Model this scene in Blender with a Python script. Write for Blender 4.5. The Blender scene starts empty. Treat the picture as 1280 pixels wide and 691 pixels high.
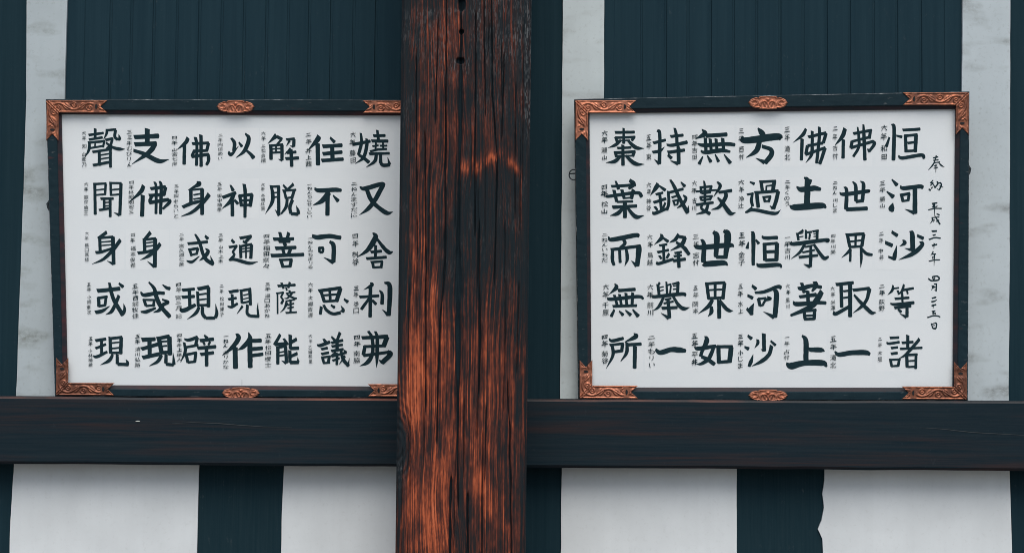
import bpy, bmesh, math, random
import numpy as np
from mathutils import Vector, Matrix, Euler

# ------------------------------------------------------------------ camera, sky, sun, exposure
SC = bpy.context.scene
COL = SC.collection
R = math.radians
F_PX, W_PX, H_PX = 2000.0, 1280.0, 691.0        # focal length in photograph pixels
cam_data = bpy.data.cameras.new('camera')
cam = bpy.data.objects.new('camera', cam_data)
COL.objects.link(cam)
cam_data.sensor_width = 36.0
cam_data.lens = 36.0 * F_PX / W_PX
cam_data.clip_start = 0.05
cam_data.clip_end = 2000.0
CAM_LOC = Vector((0.0, -5.6, 1.6))
CAM_MAT = Matrix.Translation(CAM_LOC) @ Matrix.Rotation(R(90 + 3.1), 4, 'X') @ Matrix.Rotation(R(0.5), 4, 'Z')
cam.matrix_world = CAM_MAT
SC.camera = cam

SUN_EL, SUN_AZ = 56.0, 7.0                     # overcast light from high in front of the wall
world = bpy.data.worlds.new('World')
SC.world = world
world.use_nodes = True
wn = world.node_tree
wn.nodes.clear()
w_out = wn.nodes.new('ShaderNodeOutputWorld')
w_bg = wn.nodes.new('ShaderNodeBackground')
w_sky = wn.nodes.new('ShaderNodeTexSky')
w_sky.sky_type = 'NISHITA'
w_sky.sun_disc = False
w_sky.sun_elevation = R(SUN_EL)
w_sky.sun_rotation = R(180.0 - SUN_AZ)
w_sky.air_density = 1.0
w_sky.dust_density = 4.0
w_sky.ozone_density = 1.0
w_bg.inputs['Strength'].default_value = 0.075
wn.links.new(w_sky.outputs[0], w_bg.inputs['Color'])
wn.links.new(w_bg.outputs[0], w_out.inputs['Surface'])
sun_data = bpy.data.lights.new('sun', 'SUN')
sun_data.energy = 1.15
sun_data.angle = R(50.0)
sun_data.color = (1.0, 0.965, 0.925)
sun = bpy.data.objects.new('sun', sun_data)
COL.objects.link(sun)
sun.location = (0, -6, 9)
sun.rotation_euler = Euler((R(90 - SUN_EL), 0, R(SUN_AZ)), 'XYZ')
SC.view_settings.view_transform = 'Standard'
SC.view_settings.look = 'None'
SC.view_settings.gamma = 1.0
SC.view_settings.exposure = 0.70
SC.view_settings.use_curve_mapping = False
SC.cycles.filter_width = 0.95

# ------------------------------------------------------------------ helpers
CAM_ROT = CAM_MAT.to_3x3()

def ray(px, py):
    return CAM_ROT @ Vector(((px - W_PX / 2) / F_PX, (H_PX / 2 - py) / F_PX, -1.0))

def at(px, py, y):
    """the point of the vertical plane Y = y that is seen at photograph pixel (px, py)"""
    d = ray(px, py)
    return CAM_LOC + d * ((y - CAM_LOC.y) / d.y)

def mesh_obj(name, verts, faces, mat, parent=None, smooth=False):
    me = bpy.data.meshes.new(name)
    me.from_pydata([tuple(v) for v in verts], [], faces)
    me.update()
    if mat:
        me.materials.append(mat)
    o = bpy.data.objects.new(name, me)
    COL.objects.link(o)
    if smooth:
        me.polygons.foreach_set('use_smooth', [True] * len(me.polygons))
    if parent is not None:
        o.parent = parent
    return o

def tag(o, label=None, cat=None, group=None, kind=None):
    if label: o['label'] = label
    if cat: o['category'] = cat
    if group: o['group'] = group
    if kind: o['kind'] = kind
    return o

def empty(name, loc=(0, 0, 0)):
    o = bpy.data.objects.new(name, None)
    COL.objects.link(o)
    o.empty_display_size = 0.1
    o.location = loc
    return o

def adopt(o, parent):
    """parent a mesh built in world coordinates under an Empty that stands somewhere else"""
    o.parent = parent
    o.matrix_parent_inverse = Matrix.Translation(parent.location).inverted()
    return o

def prism(poly, y0, y1, bevel=0.0):
    """poly: list of (x, z) counter-clockwise seen from the front (-Y); solid from y0 (front) to y1 (back)"""
    n = len(poly)
    if bevel <= 0:
        v = [(p[0], y0, p[1]) for p in poly] + [(p[0], y1, p[1]) for p in poly]
        f = [list(range(n)), list(range(2 * n - 1, n - 1, -1))]
        f += [[i, i + n, (i + 1) % n + n, (i + 1) % n] for i in range(n)]
        return v, f
    ins = []
    for i in range(n):
        a, b, c = Vector(poly[i - 1]), Vector(poly[i]), Vector(poly[(i + 1) % n])
        d1, d2 = (b - a).normalized(), (c - b).normalized()
        n1, n2 = Vector((-d1.y, d1.x)), Vector((-d2.y, d2.x))
        m = (n1 + n2)
        m = m / max(0.3, m.length_squared / 2)
        ins.append((b.x + m.x * bevel, b.y + m.y * bevel))
    v = [(p[0], y0, p[1]) for p in ins] + [(p[0], y0 + bevel, p[1]) for p in poly] + [(p[0], y1, p[1]) for p in poly]
    f = [list(range(n)), list(range(3 * n - 1, 2 * n - 1, -1))]
    for k in range(2):
        f += [[i + k * n, i + (k + 1) * n, (i + 1) % n + (k + 1) * n, (i + 1) % n + k * n] for i in range(n)]
    return v, f

# value noise on arrays (for the weathered timber)
def _hash(ix, iy, seed):
    h = (ix.astype(np.int64) * 374761393 + iy.astype(np.int64) * 668265263 + seed * 974711) & 0x7fffffff
    h = ((h ^ (h >> 13)) * 1274126177) & 0x7fffffff
    return ((h ^ (h >> 16)) & 0xffff) / 65535.0

def vnoise(x, y, seed=0):
    ix, iy = np.floor(x), np.floor(y)
    fx, fy = x - ix, y - iy
    fx, fy = fx * fx * (3 - 2 * fx), fy * fy * (3 - 2 * fy)
    a, b = _hash(ix, iy, seed), _hash(ix + 1, iy, seed)
    c, d = _hash(ix, iy + 1, seed), _hash(ix + 1, iy + 1, seed)
    return (a * (1 - fx) + b * fx) * (1 - fy) + (c * (1 - fx) + d * fx) * fy

def fbm(x, y, seed=0, octv=4):
    s, a, t = 0.0, 0.5, 0.0
    for k in range(octv):
        s = s + a * vnoise(x * 2 ** k, y * 2 ** k, seed + 17 * k)
        t += a
        a *= 0.5
    return s / t

def sstep(a, b, x):
    t = np.clip((x - a) / (b - a), 0, 1)
    return t * t * (3 - 2 * t)

# ------------------------------------------------------------------ materials
def new_mat(name):
    m = bpy.data.materials.new(name)
    m.use_nodes = True
    nt = m.node_tree
    b = nt.nodes['Principled BSDF']
    return m, nt, b

def nd(nt, kind, **kw):
    n = nt.nodes.new(kind)
    for k, v in kw.items():
        if k in n.inputs.keys():
            n.inputs[k].default_value = v
        else:
            setattr(n, k, v)
    return n

def ramp(nt, fac, stops):
    r = nt.nodes.new('ShaderNodeValToRGB')
    el = r.color_ramp.elements
    while len(el) < len(stops):
        el.new(0.5)
    for e, (p, c) in zip(el, stops):
        e.position = p
        e.color = (c[0], c[1], c[2], 1) if not isinstance(c, (int, float)) else (c, c, c, 1)
    nt.links.new(fac, r.inputs[0])
    return r.outputs[0]

def coords(nt, scale, loc=(0, 0, 0)):
    tc = nt.nodes.new('ShaderNodeTexCoord')
    mp = nt.nodes.new('ShaderNodeMapping')
    mp.inputs['Scale'].default_value = scale
    mp.inputs['Location'].default_value = loc
    nt.links.new(tc.outputs['Object'], mp.inputs['Vector'])
    return mp.outputs[0]

def noise(nt, vec, scale, detail=4, rough=0.55, dist=0.0):
    n = nd(nt, 'ShaderNodeTexNoise', Scale=scale, Detail=detail, Roughness=rough, Distortion=dist)
    nt.links.new(vec, n.inputs['Vector'])
    return n.outputs[0]

def mix(nt, fac, a, b, mode='MIX'):
    n = nt.nodes.new('ShaderNodeMix')
    n.data_type = 'RGBA'
    n.blend_type = mode
    for sock, val in ((0, fac), (6, a), (7, b)):
        if isinstance(val, bpy.types.NodeSocket):
            nt.links.new(val, n.inputs[sock])
        else:
            n.inputs[sock].default_value = val if sock == 0 else (*val, 1)
    return n.outputs[2]

def bump(nt, b, h, strength, dist):
    n = nd(nt, 'ShaderNodeBump', Strength=strength, Distance=dist)
    nt.links.new(h, n.inputs['Height'])
    nt.links.new(n.outputs[0], b.inputs['Normal'])

def timber(name, dark, light, grain='Z', warm=None, warm_lo=0.55, rough=0.75, spec=0.25, loc=(0, 0, 0), fine=1.0, fleck=0.0):
    m, nt, b = new_mat(name)
    st = (60, 60, 1.6) if grain == 'Z' else (1.6, 60, 60)
    st2 = (9, 9, 0.7) if grain == 'Z' else (0.7, 9, 9)
    v = coords(nt, st, loc)
    g = noise(nt, v, 1.0 * fine, 5, 0.6, 0.3)
    v2 = coords(nt, st2, loc)
    g2 = noise(nt, v2, 1.0, 4, 0.6, 0.4)
    c = ramp(nt, g, [(0.3, dark), (0.7, light)])
    if warm:
        w = ramp(nt, g2, [(warm_lo, 0.0), (min(0.98, warm_lo + 0.25), 1.0)])
        wg = mix(nt, 1.0, w, ramp(nt, g, [(0.35, 0.0), (0.65, 1.0)]), 'MULTIPLY')
        c = mix(nt, wg, c, warm)
    if fleck:
        k1 = ramp(nt, noise(nt, coords(nt, (70, 70, 34), loc), 1.0, 5, 0.7), [(0.60, 0.0), (0.74, fleck)])
        k2 = ramp(nt, noise(nt, coords(nt, (7, 7, 4), loc), 1.0, 2, 0.5), [(0.48, 0.0), (0.66, 1.0)])
        c = mix(nt, mix(nt, 1.0, k1, k2, 'MULTIPLY'), c, (0.075, 0.092, 0.098))
    nt.links.new(c, b.inputs['Base Color'])
    b.inputs['Roughness'].default_value = rough
    b.inputs['Specular IOR Level'].default_value = spec
    bump(nt, b, g, 0.35, 0.002)
    return m
# ------------------------------------------------------------------ brush writing
# one entry per brush character: crop origin in photograph pixels, then its strokes
# (default width: points x,y[,width], in 1/10.667 of a photograph pixel)
CHARS_LEFT = [
 (96,154,"38:245,75 245,200;36:160,160 352,132;34:165,220 340,192;34:152,262 372,240;40:170,262 160,360,38 105,460,6;22:245,262 242,320;28:170,335 360,302;30:368,240 350,318;34:402,92 395,145 358,215,8;32:392,95 520,85;40:518,92 506,180 542,218;40:548,218 572,205 558,150,6;36:385,225 478,205;36:476,205 450,290 398,335,20;36:390,262,26 480,322,36 570,345,44 640,346,6;34:212,385 462,345;40:300,385 302,560;38:450,330 450,585;20:312,427 440,405;20:312,478 440,458;36:220,562 430,520"),
 (96,154,"66:940,80 940,270;66:768,188,56 1085,172;60:775,285 1055,272;66:1050,275,60 960,392,66 738,545,6;55:758,365,40 900,412,56 1090,505,62 1226,485,8"),
 (210,154,"55:268,200,50 232,262,52 118,357,5;48:220,285 215,545;40:325,275 540,265;44:540,265 515,372;38:345,372 512,366;42:348,378 322,430;44:315,447 540,416;46:538,420 540,500 515,552,40;42:365,190 385,300 380,560;46:440,160 442,572"),
 (210,154,"50:845,200,30 885,265,50 880,370,48;46:805,388,36 845,418,46 938,310,6;40:945,258,24 984,310,42;50:1032,140,24 1078,210,56 1022,365,50 910,460,8;40:1042,360,30 1100,412,44 1140,460,58"),
 (322,154,"62:248,170,66 140,272,8;44:262,182 322,216;30:318,218 262,282;34:160,302 335,286;46:176,302 180,480;46:325,290 326,490;36:328,497,40 280,480,6;24:246,292 246,392;22:200,345 310,338;28:192,395 320,388;34:385,220 490,208;44:485,212 482,308;30:478,318 435,300,6;34:430,232 388,300,10;40:440,340,36 365,412,10;38:390,396 510,384;42:376,474 545,464;46:445,350 456,572"),
 (322,154,"70:818,175,60 790,232,66 668,365,8;60:800,272 806,552;42:968,195,30 1024,252,46;52:870,312 1122,296;50:872,410 1122,386;48:856,500 1138,480;56:995,310 1000,490"),
 (382,154,"42:736,135,30 745,260,44 706,420,42;44:708,425,38 770,462,44 842,522,50;44:815,210,36 815,300,46 770,460,44 664,540,6;44:632,285 858,242;44:955,95,34 975,248,44;40:905,170 1058,166;42:882,240 1095,240;26:938,262 932,350;26:892,310 970,296;30:862,378 972,350;26:1030,262 1036,340;26:992,302 1084,300;28:978,352 1080,345;36:850,410 1115,402;44:945,410 920,508 812,585,8;46:1000,412,40 1000,530,46;46:1000,535 1040,562 1118,555;44:1120,552,46 1095,460,8"),
 (96,218,"42:240,130 246,530;32:222,130 390,122;34:386,128 376,270;22:250,210 380,196;26:250,276 380,264;34:450,120 456,280;30:438,115 592,117;44:590,122 574,540;36:572,542,46 498,510,6;22:456,206 576,196;26:456,275 572,265;34:320,325 486,322;36:365,330 366,470;38:445,330 446,562;18:375,374 430,371;18:375,420 430,416;32:300,475 450,450"),
 (96,218,"60:890,152,54 850,235,56 696,372,6;56:880,280 870,553;40:1035,100,26 1058,180,40 1056,520,40;44:1108,92,30 1126,180,46 1116,522,44;44:985,192 1180,166;46:1184,170 1164,272;44:966,282 1168,268;44:1000,292 972,348;48:965,377 1220,336;48:1222,338 1236,370 1150,458,30"),
 (210,218,"55:385,98,20 412,130,62 270,208,8;28:285,212 460,192;48:303,212 306,372;52:455,192 455,530;24:340,275 425,258;24:340,330 425,318;50:198,435,46 310,388,50 460,350,36;55:548,268,60 470,372,50 330,497,44 176,560,8"),
 (210,218,"46:832,142,24 868,215,48;50:730,308,46 900,247;60:880,262,50 830,362,56 724,455,8;50:855,342 860,550;40:886,342,34 932,390,42;44:956,285 980,420;42:950,287 1122,267;48:1120,267 1096,422;30:986,347 1092,343;34:980,412 1090,405;50:1016,132,44 1030,260,50 1026,568,42"),
 (322,218,"50:178,148,34 200,262,50 190,380,48 104,525,6;36:180,165 290,160;46:280,162 282,540;30:286,545,44 232,468,5;20:205,245 270,240;24:202,306 275,298;34:342,142,24 386,195,38;46:478,132,44 402,200,30;30:335,218 510,206;36:356,222 380,320;42:490,208 456,320;30:370,320 462,302;46:395,332,40 380,430,44 316,524,24;46:465,340,44 432,432,46 442,515,46;44:445,522 535,530;40:545,530,44 540,480,40 516,418,6"),
 (322,218,"55:760,192,34 830,216,58 1040,205,58 1112,215,44;76:952,240,76 860,352,66 738,412,8;58:935,262 930,540;46:1008,282,20 1072,352,52"),
 (382,218,"60:722,168,20 790,190,60 1000,132,60 1050,145,50;62:1035,142,60 930,332,62 840,452,56 720,540,6;60:820,212,54 870,332,60 950,422,56 1080,514,58 1160,502,10"),
 (96,282,"52:398,88,46 290,168,46;36:290,165 480,150;44:305,162 312,352;52:482,148 492,510;30:492,512,46 406,470,6;20:330,218 460,208;18:330,265 462,253;40:252,358 320,352 462,306,34;52:580,192,48 500,302,50 360,442,40 208,510,6"),
 (96,282,"55:982,92,50 900,190,46;46:900,178 906,350;36:905,187 1050,170;54:1045,172 1040,548;40:1036,550,46 942,475,6;20:925,230 1020,218;20:925,278 1020,264;42:816,365 920,352 1050,318;55:1112,242,50 1050,322,52 960,402,46 850,456,6"),
 (210,282,"40:266,242 525,216;44:362,114,24 420,220,46 465,372,46 520,462,52 602,514,50;34:602,508,40 588,470,34 564,400,4;46:502,305,16 535,345,50 482,420,46 420,465,8;44:495,137,30 530,172,46;36:285,312 315,400;36:280,322 400,300;36:400,302 380,380;30:315,388 390,372;40:250,470,20 320,482,38 412,412,14"),
 (210,282,"40:848,190,34 880,226,40;34:815,287 920,270;32:915,275 864,347;32:866,350 888,390;38:886,395 818,460,30;40:820,458,30 900,452,42 1080,500,44 1198,480,6;40:960,167 1110,140;40:1104,147 1040,210;34:1000,210 1050,232;40:965,262 972,425;34:965,277 1115,246;44:1114,252 1104,432;24:1040,252 1040,430;18:990,310 1100,295;20:990,347 1100,334"),
 (322,282,"46:212,182 478,176;44:295,90 320,182;46:415,95 392,190;46:282,210 430,206;50:352,220,46 370,262,50;48:240,302 508,290;44:335,310 352,370;46:440,310 415,370;48:182,400 612,385;44:310,455 336,545;34:290,457 460,450;44:450,452 432,545;34:320,545 440,540"),
 (322,282,"60:730,136,40 800,156,66 960,140,60 1105,162,56;60:962,212,36 1012,268,60 1012,480,60;46:1012,492,60 884,424,6;36:822,295 826,350;36:820,298 876,294;36:874,298 870,350;34:826,354 870,352"),
 (382,282,"64:902,95,24 930,160,70 830,322,60 688,420,6;52:955,180,34 1040,292,50 1110,356,56 1160,350,20;40:935,262 930,430;40:870,352 1010,340;40:812,440 1075,420;40:890,478 906,560;32:870,487 1025,475;38:1020,478 1006,560;30:900,556 1020,550"),
 (96,346,"54:275,187 570,157;44:562,85,26 614,132,48;50:435,80,34 456,192,50 502,322,52 612,505,58;46:620,490,50 638,430,42 624,354,5;46:562,250,44 510,372,46 460,462,46 388,500,8;46:290,282 296,390;38:285,282 405,262;38:390,262 376,380;36:290,390 380,376;48:250,472,48 340,452,46 430,394,14"),
 (96,346,"50:850,200,20 900,242,52 1060,216,52 1165,217,44;46:1145,105,14 1200,146,44 1240,156,46;50:960,70,22 1030,150,46 1060,262,56 1120,392,60 1238,530,55;36:1238,512,40 1198,445,6;46:1140,300,24 1215,335,44 1150,372,52 1100,442,46 1030,470,14;40:895,302 922,380;30:885,306 1040,306;36:1035,302 1020,390;30:920,387 1040,376;46:855,465,24 930,462,48 1050,415,30"),
 (210,346,"42:192,177 350,162;44:190,270 350,260;56:160,430,44 215,446,60 362,374,46;46:285,180 292,392;40:395,198 402,385;50:400,162 540,132;50:540,134 540,395;26:415,235 510,222;22:415,305 510,292;34:395,377 550,374;46:415,402,42 370,482,44 260,562,6;46:460,400,42 462,490,48 502,545,44;42:505,548 622,546;44:632,545,46 650,480,44 634,360,5"),
 (210,346,"42:816,202 935,182;36:806,300 910,281;38:795,392,20 850,400,40 925,356,36;40:855,232 862,390;36:975,178 985,345;36:960,187 1102,160;44:1090,165 1100,370;20:1005,245 1080,226;16:1005,295 1080,277;30:990,346 1090,326;36:995,390,36 920,490,6;44:1060,372,38 1056,480,42 1092,518,42;40:1095,520 1210,525;36:1205,525,36 1195,420,24 1200,345,5"),
 (322,346,"36:270,122 500,107;34:320,80 345,152;34:430,72 410,142;26:380,140 390,180;24:265,212 267,490;26:250,220 345,206;26:345,206 312,265;26:312,265 342,308;34:342,310 318,355;22:380,220 500,202;30:425,180 430,205;28:462,215,28 400,280,24 360,285,8;30:390,232,22 470,277,30 520,286,24;20:385,322 500,300;26:385,320,24 360,410,26 305,472,6;20:405,350 380,390;20:400,376 485,352;20:400,416 480,401;24:376,477 520,468;30:440,305 440,472"),
 (322,346,"50:838,172,44 890,330,46;46:815,187 1110,146;58:1106,150 1052,322;30:870,246 1085,230;38:960,160 970,320;36:880,328 1060,314;42:850,398 836,492;44:880,375,34 920,442,44 1000,490,42 1100,478,44;48:1125,465,48 1142,440,42 1110,380,5;36:978,375,24 1025,406,40;42:1153,295,26 1200,332,46"),
 (382,346,"46:868,75,24 882,110,50 776,170,6;38:720,268 975,252;50:865,132 860,530;44:850,282,36 745,428,44;44:890,312,34 938,362,42;48:985,180,20 1020,232,46 1020,358,50;60:1052,75,26 1122,130,66 1110,508,56;46:1104,508,54 1022,434,6"),
 (96,408,"42:250,187 385,166;36:252,290 385,236;42:220,393,22 270,400,44 402,338,36;40:330,182 330,370;46:445,142 450,350;40:432,162 600,140;50:594,140 584,358;22:470,218 576,205;24:470,290 576,281;34:452,350 592,346;46:480,372,36 430,452,46 318,508,6;46:540,372,40 540,490,46;44:545,500 685,504;38:680,505,40 675,470,36 655,440,6"),
 (96,408,"56:870,177 1040,166;50:866,300 1085,232;54:880,413 1095,366;56:970,190 972,390;60:1095,152 1130,350;50:1070,162 1230,128;62:1234,134 1242,370;26:1120,200 1200,194;24:1120,262 1200,255;46:1120,350 1250,336;46:1132,380,42 1080,462,46 970,522,8;46:1190,370,44 1188,480,48;42:1190,498 1285,510;46:1295,505,50 1292,440,34 1284,350,5"),
 (210,408,"48:220,168,28 280,178,46 390,142,48;44:392,146 366,250;36:235,277 400,246;46:216,212,34 230,330,44 170,470,8;42:240,372 266,475;36:250,372 380,346;42:372,346 356,470;34:265,476 360,466;40:485,115,26 520,152,46;46:430,187 605,166;30:470,205 490,240;30:562,200 540,242;46:396,287 635,267;44:436,370 605,346;48:514,282 515,520"),
 (210,408,"62:918,95,36 940,160,66 850,282,54 724,385,6;70:895,275 900,548;64:1075,80,14 1090,170,66 1000,272,54 934,310,12;68:1090,172 1096,538;52:1115,190 1240,185;52:1115,300 1255,287;48:1115,386 1262,366"),
 (322,408,"50:302,108,40 228,238,46;44:228,240 386,224;44:350,160,32 396,238,44;46:270,272 270,495;38:260,282 375,257;46:372,258 385,480;36:382,487,44 322,453,6;20:285,345 360,330;24:285,390 370,376;46:435,112 437,290;46:520,167 442,212;46:435,292 545,286;46:430,322 432,470;42:530,357 442,396;46:432,477 545,474;38:542,472,42 534,410,6"),
 (322,408,"44:880,165,30 905,205,48;42:792,245,22 840,250,46 960,206,44;38:850,302 930,285;38:852,366 946,346;38:865,412 886,490;32:855,412 970,396;42:956,398 942,480;30:880,486 962,480;42:985,135,26 1038,190,44;44:1100,82,42 1055,190,38;38:985,217 1135,182;36:990,265 1130,241;38:985,325 1140,301;46:1060,190 1060,312;32:1042,342 992,385;34:985,397 1180,346;36:1060,352 1056,505;30:1000,452 1090,420;46:1110,310,34 1140,432,46 1210,518,50;26:1206,518,32 1225,420,4;36:1165,392,36 1090,500,6;34:1155,320,28 1180,342,36"),
 (382,408,"48:838,62,36 888,160,46 892,350,48 830,472,58 724,525,6;48:932,65,34 955,160,46 952,400,50 945,545,6;54:752,150,46 1090,132;66:1088,134 1042,258;40:790,266 1040,256;50:790,266 770,372;42:770,386 1130,336;66:1098,340,56 1132,370,66 1020,478,64;40:1022,482 985,446,20"),
]
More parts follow.
